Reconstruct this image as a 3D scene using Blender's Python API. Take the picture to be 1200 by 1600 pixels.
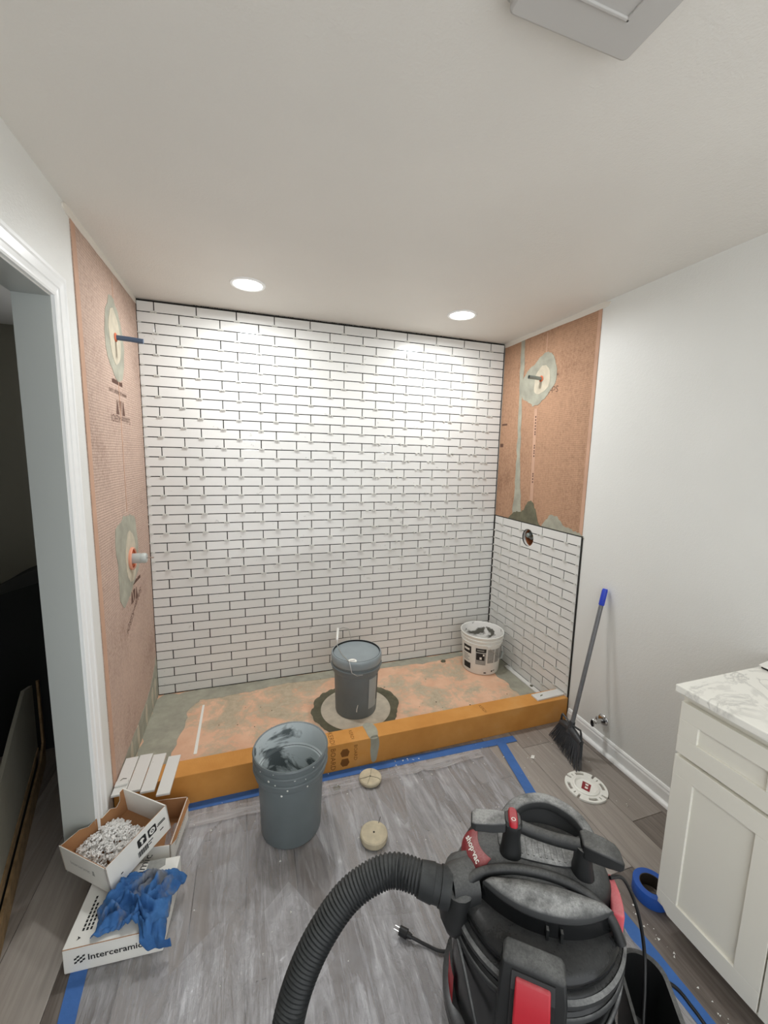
import bpy, bmesh, math, random
from math import sin, cos, pi, radians, sqrt, atan2
from mathutils import Vector, Matrix, noise

random.seed(7)
SC = bpy.context.scene
COL = SC.collection
for o in list(bpy.data.objects):
    bpy.data.objects.remove(o)

# ------------------------------------------------------------------ camera, world, lights, exposure
def s2l(c):
    c /= 255.0
    return c / 12.92 if c <= 0.04045 else ((c + 0.055) / 1.055) ** 2.4
def rgb(r, g, b): return (s2l(r), s2l(g), s2l(b), 1.0)

W, H, PAN = 2.4224, 2.44, 0.043
cam_d = bpy.data.cameras.new('camera'); cam = bpy.data.objects.new('camera', cam_d); COL.objects.link(cam)
YAW, PITCH, ROLL = 0.3196, 0.1374, 0.0223
fw = Vector((sin(YAW) * cos(PITCH), cos(YAW) * cos(PITCH), -sin(PITCH)))
rt = Vector((cos(YAW), -sin(YAW), 0)); up = rt.cross(fw)
r2 = cos(ROLL) * rt + sin(ROLL) * up; u2 = -sin(ROLL) * rt + cos(ROLL) * up
M = Matrix((r2, u2, -fw)).transposed().to_4x4(); M.translation = Vector((0.5944, -2.7235, 1.5936))
cam.matrix_world = M
cam_d.sensor_fit = 'AUTO'; cam_d.sensor_width = 36.0; cam_d.lens = 632.36 * 36.0 / 1600.0
cam_d.clip_start = 0.02
SC.camera = cam

SC.view_settings.view_transform = 'Standard'; SC.view_settings.look = 'None'
SC.view_settings.gamma = 1.0; SC.view_settings.use_curve_mapping = False
SC.view_settings.exposure = 0.54
try:
    SC.cycles.max_bounces = 10; SC.cycles.diffuse_bounces = 6; SC.cycles.transparent_max_bounces = 12
except Exception: pass

world = bpy.data.worlds.new('world'); SC.world = world; world.use_nodes = True
world.node_tree.nodes['Background'].inputs[0].default_value = (0.94, 0.975, 1.0, 1)
world.node_tree.nodes['Background'].inputs[1].default_value = 1.7
LAMP_W = 7.2
LAMP_COL = (0.97, 1.0, 1.01)

# ------------------------------------------------------------------ materials
class NT:
    def __init__(s, name):
        s.m = bpy.data.materials.new(name); s.m.use_nodes = True
        s.t = s.m.node_tree; s.b = s.t.nodes['Principled BSDF']
    def n(s, typ, **kw):
        nd = s.t.nodes.new(typ)
        for k, v in kw.items():
            if k in ('operation', 'blend_type', 'data_type', 'wave_type', 'bands_direction', 'feature', 'distance', 'interpolation', 'musgrave_type', 'rings_direction', 'wave_profile'):
                setattr(nd, k, v)
            else:
                nd.inputs[k if isinstance(k, int) else k.replace('_', ' ')].default_value = v
        return nd
    def l(s, a, b): s.t.links.new(a, b)
    def coord(s, kind='Object', scale=(1, 1, 1), rnd=False):
        tc = s.t.nodes.new('ShaderNodeTexCoord'); mp = s.t.nodes.new('ShaderNodeMapping')
        mp.inputs['Scale'].default_value = scale
        s.l(tc.outputs[kind], mp.inputs['Vector'])
        if rnd:
            oi = s.t.nodes.new('ShaderNodeObjectInfo'); ml = s.n('ShaderNodeMath', operation='MULTIPLY'); ml.inputs[1].default_value = 37.0
            s.l(oi.outputs['Random'], ml.inputs[0])
            cx = s.t.nodes.new('ShaderNodeCombineXYZ')
            for i in range(3): s.l(ml.outputs[0], cx.inputs[i])
            s.l(cx.outputs[0], mp.inputs['Location'])
        return mp.outputs[0]
    def noise(s, vec, scale, detail=3, rough=.55, dist=0.0):
        nd = s.n('ShaderNodeTexNoise', Scale=scale, Detail=detail, Roughness=rough, Distortion=dist)
        s.l(vec, nd.inputs['Vector']); return nd.outputs['Fac']
    def ramp(s, fac, stops):
        r = s.t.nodes.new('ShaderNodeValToRGB'); e = r.color_ramp.elements
        while len(e) < len(stops): e.new(0.5)
        for i, (p, c) in enumerate(stops): e[i].position = p; e[i].color = c
        s.l(fac, r.inputs['Fac']); return r.outputs['Color']
    def mix(s, fac, a, b, blend='MIX'):
        nd = s.t.nodes.new('ShaderNodeMix'); nd.data_type = 'RGBA'; nd.blend_type = blend
        if isinstance(fac, (int, float)): nd.inputs[0].default_value = fac
        else: s.l(fac, nd.inputs[0])
        for v, i in ((a, 6), (b, 7)):
            if isinstance(v, tuple): nd.inputs[i].default_value = v
            else: s.l(v, nd.inputs[i])
        return nd.outputs[2]
    def math(s, op, a, b=0.0):
        nd = s.n('ShaderNodeMath', operation=op)
        for i, v in enumerate((a, b)):
            if isinstance(v, (int, float)): nd.inputs[i].default_value = v
            else: s.l(v, nd.inputs[i])
        return nd.outputs[0]
    def bump(s, h, strength=.3, dist=.002):
        nd = s.n('ShaderNodeBump', Strength=strength, Distance=dist); s.l(h, nd.inputs['Height']); s.l(nd.outputs[0], s.b.inputs['Normal'])
    def set(s, **kw):
        for k, v in kw.items():
            k = k.replace('_', ' ')
            if isinstance(v, (int, float, tuple)): s.b.inputs[k].default_value = v
            else: s.l(v, s.b.inputs[k])
        return s.m

def simple(name, c, rough=.5, metal=0.0, bump=None, var=0.0, spec=.5, vscale=8.0):
    t = NT(name); t.set(Roughness=rough, Metallic=metal)
    t.b.inputs['Specular IOR Level'].default_value = spec
    if var or bump: v = t.coord()
    if var:
        f = t.noise(v, vscale, 4)
        lo = tuple(x * (1 - var) for x in c[:3]) + (1,); hi = tuple(min(1, x * (1 + var)) for x in c[:3]) + (1,)
        t.set(Base_Color=t.ramp(f, [(.3, lo), (.7, hi)]))
    else: t.set(Base_Color=c)
    if bump: t.bump(t.noise(v, bump[0], 3), bump[1], bump[2])
    return t.m

MT = {}
# painted drywall, orange peel
def paint(name, c, rough=.5, sc=190, st=.35):
    t = NT(name); v = t.coord()
    f = t.noise(v, 1.7, 3)
    t.set(Base_Color=t.ramp(f, [(.3, tuple(x * .95 for x in c[:3]) + (1,)), (.7, c)]), Roughness=rough)
    a = t.noise(v, sc, 2); b = t.noise(v, sc * .35, 2)
    t.bump(t.math('ADD', a, b), st, .0016); return t.m
MT['wall'] = paint('wall_paint', rgb(226, 226, 222), .45)
MT['ceil'] = paint('ceiling_paint', rgb(222, 218, 211), .6, 150, .5)
MT['jamb'] = paint('jamb_paint', rgb(184, 188, 184), .4, 60, .1)
MT['trimw'] = simple('trim_white', rgb(238, 239, 238), .3)
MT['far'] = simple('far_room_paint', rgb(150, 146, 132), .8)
MT['caulk'] = simple('joint_compound', rgb(222, 216, 206), .8, bump=(90, .4, .003))
MT['bed'] = simple('thinset_bed', rgb(34, 33, 29), .9, bump=(160, .5, .002), var=.25, vscale=30)
MT['thin'] = simple('thinset_smear', rgb(158, 156, 141), .85, bump=(60, .5, .002), var=.18, vscale=12)
MT['thin_light'] = simple('thinset_light', rgb(190, 180, 160), .85, bump=(60, .5, .002), var=.12, vscale=20)
MT['thin_dark'] = simple('thinset_dark', rgb(98, 95, 76), .85, bump=(60, .5, .002), var=.25, vscale=18)
MT['subfloor'] = simple('subfloor', rgb(40, 36, 33), .9)

def tile_mat(name, c):
    t = NT(name); v = t.coord(rnd=True)
    oi = t.t.nodes.new('ShaderNodeObjectInfo')
    base = t.ramp(oi.outputs['Random'], [(0, tuple(x * .94 for x in c[:3]) + (1,)), (1, c)])
    f = t.noise(v, 55, 4, .7)
    spots = t.math('GREATER_THAN', f, .715)
    sm = t.noise(v, 14, 5, .7); smk = t.math('GREATER_THAN', sm, .675)
    fac = t.math('MULTIPLY', t.math('MAXIMUM', spots, t.math('MULTIPLY', smk, .5)), .55)
    t.set(Base_Color=t.mix(fac, base, rgb(120, 117, 108)), Roughness=.13)
    t.bump(t.noise(v, 9, 2), .06, .004); return t.m
MT['tile'] = tile_mat('white_tile', rgb(222, 221, 217))
MT['spacer'] = simple('spacer_plastic', rgb(200, 199, 192), .5)

def membrane(name, c, c2, axis, weave=1.0, rows=True):
    t = NT(name); v = t.coord()
    a = t.noise(v, 3.2, 4, .6); b = t.noise(v, 75, 3, .7)
    st = t.coord(scale=(1, 14, .8) if axis == 'x' else (14, 1, .8))
    cst = t.noise(st, 6, 3)
    f = t.math('ADD', t.math('MULTIPLY', a, .45), t.math('ADD', t.math('MULTIPLY', b, .42), t.math('MULTIPLY', cst, .13)))
    base = t.ramp(f, [(.36, c2), (.49, c), (.60, tuple(min(1, x * 1.22) for x in c[:3]) + (1,))])
    w1 = t.n('ShaderNodeTexWave', bands_direction='Z', Scale=27.0, Distortion=.8, Detail=2.0); t.l(v, w1.inputs['Vector'])
    w2 = t.n('ShaderNodeTexWave', bands_direction='Y', Scale=27.0, Distortion=.8, Detail=2.0); t.l(v, w2.inputs['Vector'])
    wv = t.math('ADD', t.math('MULTIPLY', w1.outputs['Fac'], 1 - weave * .5), t.math('MULTIPLY', w2.outputs['Fac'], weave * .5))
    msk = t.math('MULTIPLY', wv, t.ramp(a, [(.4, (.3, .3, .3, 1)), (.62, (1, 1, 1, 1))]))
    base = t.mix(t.math('MULTIPLY', msk, .42), base, tuple(x * .72 for x in c2[:3]) + (1,))
    t.set(Base_Color=base, Roughness=.85)
    t.bump(wv, .5, .002); return t.m
MT['memL'] = membrane('membrane_left', rgb(186, 161, 146), rgb(158, 131, 116), 'x', .45)
MT['memR'] = membrane('membrane_right', rgb(174, 136, 108), rgb(142, 106, 82), 'x', .9)  # same membrane as the left; its different lighting is put into the colour
MT['memEdge'] = simple('membrane_edge', rgb(190, 152, 128), .8, var=.08)
def curb_mat():
    t = NT('curb_board'); v = t.coord()
    a = t.noise(v, 5, 4); 
    w1 = t.n('ShaderNodeTexWave', bands_direction='X', Scale=85.0, Distortion=.3); t.l(v, w1.inputs['Vector'])
    w2 = t.n('ShaderNodeTexWave', bands_direction='Z', Scale=85.0, Distortion=.3); t.l(v, w2.inputs['Vector'])
    w3 = t.n('ShaderNodeTexWave', bands_direction='Y', Scale=85.0, Distortion=.3); t.l(v, w3.inputs['Vector'])
    wv = t.math('MAXIMUM', w1.outputs['Fac'], t.math('MAXIMUM', w2.outputs['Fac'], w3.outputs['Fac']))
    base = t.ramp(a, [(.3, rgb(198, 134, 58)), (.55, rgb(212, 149, 72)), (.75, rgb(216, 160, 92))])
    t.set(Base_Color=t.mix(t.math('MULTIPLY', wv, .16), base, rgb(140, 88, 36)), Roughness=.75)
    t.bump(wv, .4, .0015); return t.m
MT['curb'] = curb_mat()
def pan_mat():
    t = NT('pan_membrane'); v = t.coord()
    a = t.noise(v, 3.4, 6, .62, .4); b = t.noise(v, 22, 5, .7); e = t.noise(v, 7, 4, .6)
    pink = t.ramp(e, [(.3, rgb(214, 168, 138)), (.7, rgb(230, 190, 160))])
    grey = t.ramp(b, [(.3, rgb(166, 152, 128)), (.7, rgb(196, 180, 156))])
    f = t.math('ADD', t.math('MULTIPLY', a, .75), t.math('MULTIPLY', b, .25))
    m = t.ramp(f, [(.475, (0, 0, 0, 1)), (.565, (1, 1, 1, 1))])
    base = t.mix(m, pink, grey)
    sp = t.math('GREATER_THAN', t.noise(v, 70, 2), .77)
    base = t.mix(t.math('MULTIPLY', sp, .6), base, rgb(90, 80, 66))
    t.set(Base_Color=base, Roughness=.8); t.bump(b, .4, .003); return t.m
MT['pan'] = pan_mat()
MT['drain'] = simple('drain_disc_felt', rgb(200, 190, 172), .9, bump=(120, .4, .002), var=.14, vscale=16)

def plank_mat():
    t = NT('vinyl_plank'); v = t.coord(rnd=True); oi = t.t.nodes.new('ShaderNodeObjectInfo')
    vs = t.coord(scale=(14, 1.0, 6), rnd=True); vs2 = t.coord(scale=(46, 1.6, 10), rnd=True)
    g = t.noise(vs, 2.4, 6, .62, 1.2); g2 = t.noise(vs2, 2.2, 4, .6, .5)
    f = t.math('ADD', t.math('MULTIPLY', g, .65), t.math('MULTIPLY', g2, .35))
    base = t.ramp(f, [(.30, rgb(84, 75, 68)), (.47, rgb(126, 116, 107)), (.60, rgb(154, 145, 136)), (.74, rgb(178, 171, 163))])
    base = t.mix(.58, base, t.ramp(oi.outputs['Random'], [(0, rgb(82, 74, 69)), (.35, rgb(116, 108, 102)), (.7, rgb(140, 132, 126)), (1, rgb(182, 175, 168))]))
    t.set(Base_Color=base, Roughness=.48); t.bump(g2, .15, .002); return t.m
MT['plank'] = plank_mat()

def plastic_sheet_mat():
    t = NT('plastic_film'); v = t.coord()
    t.t.nodes.remove(t.b)
    out = [n for n in t.t.nodes if n.type == 'OUTPUT_MATERIAL'][0]
    tr = t.t.nodes.new('ShaderNodeBsdfTransparent'); tr.inputs[0].default_value = (.97, .97, .98, 1)
    pr = t.t.nodes.new('ShaderNodeBsdfPrincipled'); pr.inputs['Base Color'].default_value = rgb(196, 195, 198); pr.inputs['Roughness'].default_value = .17
    rotv = t.t.nodes.new('ShaderNodeMapping'); rotv.inputs['Rotation'].default_value = (0, 0, .5); rotv.inputs['Scale'].default_value = (9, 1.5, 1); t.l(v, rotv.inputs['Vector'])
    rot2 = t.t.nodes.new('ShaderNodeMapping'); rot2.inputs['Rotation'].default_value = (0, 0, -.75); rot2.inputs['Scale'].default_value = (11, 1.7, 1); t.l(v, rot2.inputs['Vector'])
    s1 = t.noise(rotv.outputs[0], 1.5, 5, .62, .9); s2 = t.noise(rot2.outputs[0], 1.3, 5, .62, .9); big = t.noise(v, 3.0, 4)
    st = t.math('MAXIMUM', t.ramp(s1, [(.45, (0, 0, 0, 1)), (.68, (1, 1, 1, 1))]), t.ramp(s2, [(.47, (0, 0, 0, 1)), (.70, (1, 1, 1, 1))]))  # milky streaks, with wrinkle highlights put into the film's opacity
    vo = t.t.nodes.new('ShaderNodeTexVoronoi'); vo.inputs['Scale'].default_value = 3.4; vo.inputs['Randomness'].default_value = 1.0
    wv = t.t.nodes.new('ShaderNodeMapping'); wv.inputs['Rotation'].default_value = (0, 0, .35); wv.inputs['Scale'].default_value = (1.6, .8, 0); t.l(v, wv.inputs['Vector']); t.l(wv.outputs[0], vo.inputs['Vector'])
    sp = t.t.nodes.new('ShaderNodeSeparateColor'); t.l(vo.outputs['Color'], sp.inputs[0])
    hair = t.t.nodes.new('ShaderNodeMapping'); hair.inputs['Rotation'].default_value = (0, 0, -.25); hair.inputs['Scale'].default_value = (17, 1.6, 1); t.l(v, hair.inputs['Vector'])
    hr_ = t.ramp(t.noise(hair.outputs[0], 1.6, 4, .65, 1.2), [(.56, (0, 0, 0, 1)), (.64, (1, 1, 1, 1))])
    fac = t.math('ADD', t.math('ADD', t.math('MULTIPLY', st, .42), t.math('MULTIPLY', sp.outputs[0], .30)), t.math('ADD', t.math('MULTIPLY', big, .22), t.math('MULTIPLY', hr_, .20)))
    bp = t.n('ShaderNodeBump', Strength=.9, Distance=.010)
    fine = t.noise(v, 34, 4, .6, 1.0)
    t.l(t.math('ADD', s1, t.math('ADD', s2, t.math('MULTIPLY', fine, .5))), bp.inputs['Height']); t.l(bp.outputs[0], pr.inputs['Normal'])
    mx = t.t.nodes.new('ShaderNodeMixShader'); t.l(fac, mx.inputs[0]); t.l(tr.outputs[0], mx.inputs[1]); t.l(pr.outputs[0], mx.inputs[2])
    t.l(mx.outputs[0], out.inputs['Surface']); return t.m
MT['film'] = plastic_sheet_mat()
def fold_mat():
    t = NT('plastic_fold'); t.t.nodes.remove(t.b); out = [n for n in t.t.nodes if n.type == 'OUTPUT_MATERIAL'][0]; v = t.coord(scale=(.6, 8, 1))
    tr = t.t.nodes.new('ShaderNodeBsdfTransparent'); pr = t.t.nodes.new('ShaderNodeBsdfPrincipled'); pr.inputs['Base Color'].default_value = rgb(204, 203, 204); pr.inputs['Roughness'].default_value = .25
    mx = t.t.nodes.new('ShaderNodeMixShader'); t.l(t.ramp(t.noise(v, 5, 4), [(.35, (.12, .12, .12, 1)), (.65, (.6, .6, .6, 1))]), mx.inputs[0]); t.l(tr.outputs[0], mx.inputs[1]); t.l(pr.outputs[0], mx.inputs[2]); t.l(mx.outputs[0], out.inputs['Surface']); return t.m
MT['fold'] = fold_mat()
MT['tape'] = simple('blue_masking_tape', rgb(58, 104, 170), .6, bump=(60, .35, .003), var=.12, vscale=9)
MT['roll'] = simple('blue_tape_roll', rgb(34, 84, 170), .5)
MT['core'] = simple('tape_core', rgb(60, 52, 44), .8)

def dusty(name, c, dustc, amt, rough=.45, sc=9.0):
    """Plastic with dust that has settled on the faces that look up."""
    t = NT(name); v = t.coord()
    g = t.t.nodes.new('ShaderNodeNewGeometry'); sx = t.t.nodes.new('ShaderNodeSeparateXYZ'); t.l(g.outputs['Normal'], sx.inputs[0])
    upf = t.ramp(sx.outputs['Z'], [(.45, (0, 0, 0, 1)), (.97, (1, 1, 1, 1))])
    t.b.inputs['Specular IOR Level'].default_value = .3
    n1 = t.ramp(t.noise(v, sc, 5, .65), [(.3, (.15, .15, .15, 1)), (.62, (1, 1, 1, 1))]); n2 = t.noise(v, 190, 4, .75)
    d = t.math('MULTIPLY', t.math('MULTIPLY', upf, n1), t.math('ADD', .12, t.math('MULTIPLY', n2, 1.7)))
    d = t.math('MINIMUM', t.math('ADD', t.math('MULTIPLY', d, amt), .02), 1.0)
    t.set(Base_Color=t.mix(d, c, dustc), Roughness=t.math('ADD', rough, t.math('MULTIPLY', d, .45)))
    return t.m
MT['vac'] = dusty('vacuum_black', rgb(20, 21, 22), rgb(140, 140, 138), .50)
MT['vac_dust'] = dusty('vacuum_dusty_panel', rgb(40, 41, 42), rgb(168, 168, 166), .95, .6, 16)
MT['vac_gloss'] = dusty('vacuum_gloss', rgb(13, 14, 15), rgb(110, 110, 110), .25, .22)
MT['vac_red'] = dusty('vacuum_red', rgb(168, 22, 38), rgb(196, 150, 150), .35, .35)
MT['vac_pink'] = dusty('vacuum_red_dusty', rgb(196, 84, 92), rgb(214, 150, 150), .6, .6)
MT['vac_plate'] = dusty('vacuum_name_plate', rgb(140, 36, 44), rgb(190, 150, 148), .55, .6)
MT['hose'] = dusty('hose_black', rgb(27, 29, 30), rgb(120, 122, 121), .35, .5)
MT['rubber'] = simple('black_rubber', rgb(22, 22, 23), .5)
MT['steel'] = simple('steel', rgb(190, 190, 188), .28, 1.0)
MT['chrome'] = simple('chrome', rgb(205, 205, 205), .12, 1.0)
MT['brass'] = simple('brass', rgb(190, 150, 80), .3, 1.0)
def bucket_mat(name, c):
    t = NT(name); v = t.coord()
    sp = t.math('GREATER_THAN', t.noise(v, 60, 3, .6), .83); f = t.noise(v, 7, 4)
    base = t.ramp(f, [(.3, tuple(x * .9 for x in c[:3]) + (1,)), (.7, tuple(min(1, x * 1.06) for x in c[:3]) + (1,))])
    t.set(Base_Color=t.mix(t.math('MULTIPLY', sp, .7), base, rgb(200, 203, 203)), Roughness=.42); return t.m
MT['bucket'] = bucket_mat('grey_bucket', rgb(107, 115, 117))
MT['bucketw'] = bucket_mat('white_bucket', rgb(226, 226, 220))
MT['lid'] = simple('grey_lid', rgb(140, 149, 152), .4, var=.08)
def residue(name, light, dark, sc, thr):
    t = NT(name); v = t.coord(scale=(1, 1, 1.6))
    f = t.noise(v, sc, 5, .55, .6); m = t.ramp(f, [(thr - .03, (0, 0, 0, 1)), (thr + .03, (1, 1, 1, 1))])
    t.set(Base_Color=t.mix(m, dark, light), Roughness=.7); t.bump(f, .4, .006); return t.m
MT['resid'] = residue('bucket_residue', rgb(206, 214, 216), rgb(92, 100, 102), 5.0, .42)
MT['residw'] = residue('white_bucket_residue', rgb(228, 226, 222), rgb(92, 90, 82), 7.0, .45)
MT['ink'] = simple('black_ink_shadow', rgb(30, 29, 28), .7)  # print black, also the painted shadow under the vanity sheet
MT['inkb'] = simple('brown_ink', rgb(96, 68, 56), .85)
MT['inkc'] = simple('curb_ink', rgb(120, 74, 22), .85)
MT['inkg'] = simple('grey_ink', rgb(150, 150, 145), .7, var=.15, vscale=60)
MT['label_grey'] = simple('grey_label', rgb(158, 164, 162), .45, var=.06)
MT['fanp'] = simple('fan_plastic', rgb(182, 179, 175), .45)
MT['whitep'] = simple('white_plastic', rgb(236, 235, 228), .4)
MT['redp'] = simple('red_label_print', rgb(140, 38, 46), .5)
MT['boxw'] = simple('box_white', rgb(230, 228, 221), .65, var=.05, vscale=6)
MT['kraft'] = simple('kraft_card', rgb(168, 122, 82), .85, var=.12, vscale=10)
def rag_mat():
    t = NT('blue_rag'); v = t.coord()
    f = t.noise(v, 13, 4, .6); g = t.noise(v, 7, 5, .65, .6); m = t.ramp(g, [(.54, (0, 0, 0, 1)), (.66, (1, 1, 1, 1))])
    base = t.ramp(f, [(.3, rgb(38, 84, 140)), (.7, rgb(62, 112, 168))])
    t.set(Base_Color=t.mix(t.math('MULTIPLY', m, .8), base, rgb(128, 126, 120)), Roughness=.85)
    t.bump(t.noise(v, 42, 4), .55, .005); return t.m
MT['rag'] = rag_mat()
MT['rubble'] = simple('white_plastic_bits', rgb(232, 231, 228), .6)
MT['cork'] = simple('beige_core_disc', rgb(196, 184, 158), .85, bump=(70, .5, .002), var=.15, vscale=26)
MT['vanity'] = simple('vanity_paint', rgb(226, 223, 212), .35)
MT['dark'] = simple('dark_gap', rgb(22, 21, 20), .9)
def marble():
    t = NT('marble_top'); v = t.coord()
    n1 = t.noise(v, 6, 6, .6, 1.6); vein = t.ramp(n1, [(.45, rgb(238, 236, 228)), (.51, rgb(196, 194, 188)), (.56, rgb(238, 236, 228))])
    n2 = t.noise(v, 2.5, 3); msk = t.ramp(n2, [(.42, (0, 0, 0, 1)), (.62, (1, 1, 1, 1))])
    t.set(Base_Color=t.mix(msk, rgb(240, 238, 230), vein), Roughness=.18); return t.m
MT['marble'] = marble()
MT['grip'] = simple('blue_grip', rgb(40, 66, 190), .4)
MT['pole'] = simple('broom_pole', rgb(120, 121, 124), .35, .4, var=.1, vscale=30)
MT['bristle'] = simple('bristle', rgb(62, 63, 66), .55)
MT['broomp'] = simple('broom_head_plastic', rgb(56, 57, 60), .45)
MT['orange'] = simple('orange_seal', rgb(196, 98, 58), .65)
MT['salmon'] = simple('salmon_plastic', rgb(214, 150, 124), .6)
MT['brownl'] = simple('brown_liner', rgb(140, 82, 44), .8)
MT['valve'] = simple('valve_grey', rgb(176, 180, 176), .4)
MT['pipe_blue'] = simple('pipe_bluegrey', rgb(82, 98, 122), .4, .3)
MT['pipe_grey'] = simple('pipe_grey', rgb(140, 148, 144), .35, .5)
MT['drywall'] = simple('board_face', rgb(138, 134, 121), .8, var=.06)
MT['torn'] = simple('board_torn_core', rgb(136, 110, 76), .9, bump=(80, .7, .004), var=.3, vscale=30)
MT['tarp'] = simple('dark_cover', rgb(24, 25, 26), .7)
MT['paper'] = simple('paper_sheet', rgb(232, 230, 224), .7)
def emit(name, c, s):
    m = bpy.data.materials.new(name); m.use_nodes = True; t = m.node_tree; t.nodes.clear()
    e = t.nodes.new('ShaderNodeEmission'); e.inputs[0].default_value = c; e.inputs[1].default_value = s
    o = t.nodes.new('ShaderNodeOutputMaterial'); t.links.new(e.outputs[0], o.inputs[0]); return m
MT['lens'] = emit('lamp_lens', (1, .97, .9, 1), 7.0)

# ------------------------------------------------------------------ mesh helpers
class MB:
    def __init__(s): s.v = []; s.f = []
    def add(s, vs, fs, m=None):
        b = len(s.v)
        s.v += [tuple(m @ Vector(p)) if m else tuple(p) for p in vs]
        s.f += [tuple(i + b for i in f) for f in fs]; return s
    def box(s, x0, x1, y0, y1, z0, z1, m=None):
        return s.add([(x0, y0, z0), (x1, y0, z0), (x1, y1, z0), (x0, y1, z0), (x0, y0, z1), (x1, y0, z1), (x1, y1, z1), (x0, y1, z1)],
                     [(0, 3, 2, 1), (4, 5, 6, 7), (0, 1, 5, 4), (1, 2, 6, 5), (2, 3, 7, 6), (3, 0, 4, 7)], m)
    def lathe(s, prof, n=32, c=(0, 0, 0), m=None, a0=0, a1=2 * pi):
        vs = []; fs = []; full = abs(a1 - a0 - 2 * pi) < 1e-6; k = n if full else n + 1
        for r, z in prof:
            for i in range(k):
                a = a0 + (a1 - a0) * i / n
                vs.append((c[0] + r * cos(a), c[1] + r * sin(a), c[2] + z))
        for j in range(len(prof) - 1):
            for i in range(n):
                i2 = (i + 1) % k
                fs.append((j * k + i, j * k + i2, (j + 1) * k + i2, (j + 1) * k + i))
        return s.add(vs, fs, m)
    def tube(s, path, r, n=10, cap=True, closed=False):
        P = [Vector(p) for p in path]; R = r if isinstance(r, (list, tuple)) else [r] * len(P)
        vs = []; fs = []; up_ = None; L = len(P)
        for i, p in enumerate(P):
            if closed: t = P[(i + 1) % L] - P[i - 1]
            else: t = P[min(i + 1, L - 1)] - P[max(i - 1, 0)]
            t.normalize()
            if up_ is None:
                up_ = Vector((0, 0, 1)) if abs(t.z) < .9 else Vector((1, 0, 0))
            a = t.cross(up_); a.normalize(); up_ = a.cross(t); up_.normalize()
            for k in range(n):
                an = 2 * pi * k / n
                vs.append(p + R[i] * (cos(an) * a + sin(an) * up_))
        for i in range(L if closed else L - 1):
            j = (i + 1) % L
            for k in range(n):
                k2 = (k + 1) % n
                fs.append((i * n + k, i * n + k2, j * n + k2, j * n + k))
        if cap and not closed:
            fs.append(tuple(range(n - 1, -1, -1))); fs.append(tuple((L - 1) * n + k for k in range(n)))
        return s.add(vs, fs)
    def prism(s, poly, fn, w0, w1):
        """poly (u,v) extruded from w0 to w1 by fn(u,v,w)."""
        n = len(poly)
        vs = [fn(u, v, w0) for u, v in poly] + [fn(u, v, w1) for u, v in poly]
        fs = [tuple(range(n - 1, -1, -1)), tuple(range(n, 2 * n))] + [(i, (i + 1) % n, n + (i + 1) % n, n + i) for i in range(n)]
        return s.add(vs, fs)
    def loft(s, rings, cap=True):
        n = len(rings[0]); vs = [p for r in rings for p in r]; fs = []
        for j in range(len(rings) - 1):
            for i in range(n):
                i2 = (i + 1) % n
                fs.append((j * n + i, j * n + i2, (j + 1) * n + i2, (j + 1) * n + i))
        if cap:
            fs.append(tuple(range(n - 1, -1, -1))); fs.append(tuple((len(rings) - 1) * n + k for k in range(n)))
        return s.add(vs, fs)
    def mesh(s, name, mat, smooth=0, fix=True):
        me = bpy.data.meshes.new(name); me.from_pydata([tuple(v) for v in s.v], [], s.f)
        if fix:
            bm = bmesh.new(); bm.from_mesh(me); bmesh.ops.recalc_face_normals(bm, faces=bm.faces); bm.to_mesh(me); bm.free()
        if mat: me.materials.append(MT[mat] if isinstance(mat, str) else mat)
        if smooth:
            me.shade_smooth(); me.set_sharp_from_angle(angle=radians(smooth))
        me.update(); return me
    def build(s, name, mat, parent=None, smooth=0, bevel=0, seg=2, fix=True):
        o = bpy.data.objects.new(name, s.mesh(name, mat, smooth, fix)); COL.objects.link(o)
        if parent: o.parent = parent
        if bevel:
            b = o.modifiers.new('bevel', 'BEVEL'); b.width = bevel; b.segments = seg; b.limit_method = 'ANGLE'; b.angle_limit = radians(40)
        return o

def link(name, me, parent=None, loc=None):
    o = bpy.data.objects.new(name, me); COL.objects.link(o)
    if parent: o.parent = parent
    if loc is not None: o.location = loc
    return o
def tag(o, label, cat, group=None, kind=None):
    o['label'] = label; o['category'] = cat
    if group: o['group'] = group
    if kind: o['kind'] = kind
    return o
def thing(name, label, cat, loc=(0, 0, 0), rz=0.0, group=None):
    o = bpy.data.objects.new(name, None); COL.objects.link(o); o.empty_display_size = .1
    o.location = loc; o.rotation_euler = (0, 0, rz); return tag(o, label, cat, group)
def structure(o, label=None):
    o['kind'] = 'structure'
    if label: o['label'] = label
    return o
def text(s, name, size, org, xd, yd, mat, parent, ext=0.0002, align='CENTER', bold=0.0):
    cu = bpy.data.curves.new(name, 'FONT'); cu.body = s; cu.size = size; cu.align_x = align; cu.align_y = 'CENTER'; cu.resolution_u = 2; cu.offset = bold
    o = bpy.data.objects.new(name, cu); COL.objects.link(o)
    dg = bpy.context.evaluated_depsgraph_get(); me = bpy.data.meshes.new_from_object(o.evaluated_get(dg))
    COL.objects.unlink(o); bpy.data.objects.remove(o); bpy.data.curves.remove(cu)
    xd = Vector(xd).normalized(); yd = Vector(yd).normalized(); zd = xd.cross(yd)
    m = Matrix((xd, yd, zd)).transposed().to_4x4(); m.translation = Vector(org) + zd * ext
    me.transform(m); me.materials.clear(); me.materials.append(MT[mat]); me.name = name
    return link(name, me, parent)
PL = lambda u, v, w: (w, u, v)                 # left wall: u = y, v = z, w = out of the wall
PR = lambda u, v, w: (W - w, u, v)             # right wall
PF = lambda u, v, w: (u, v, w)                 # floor-like
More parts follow.
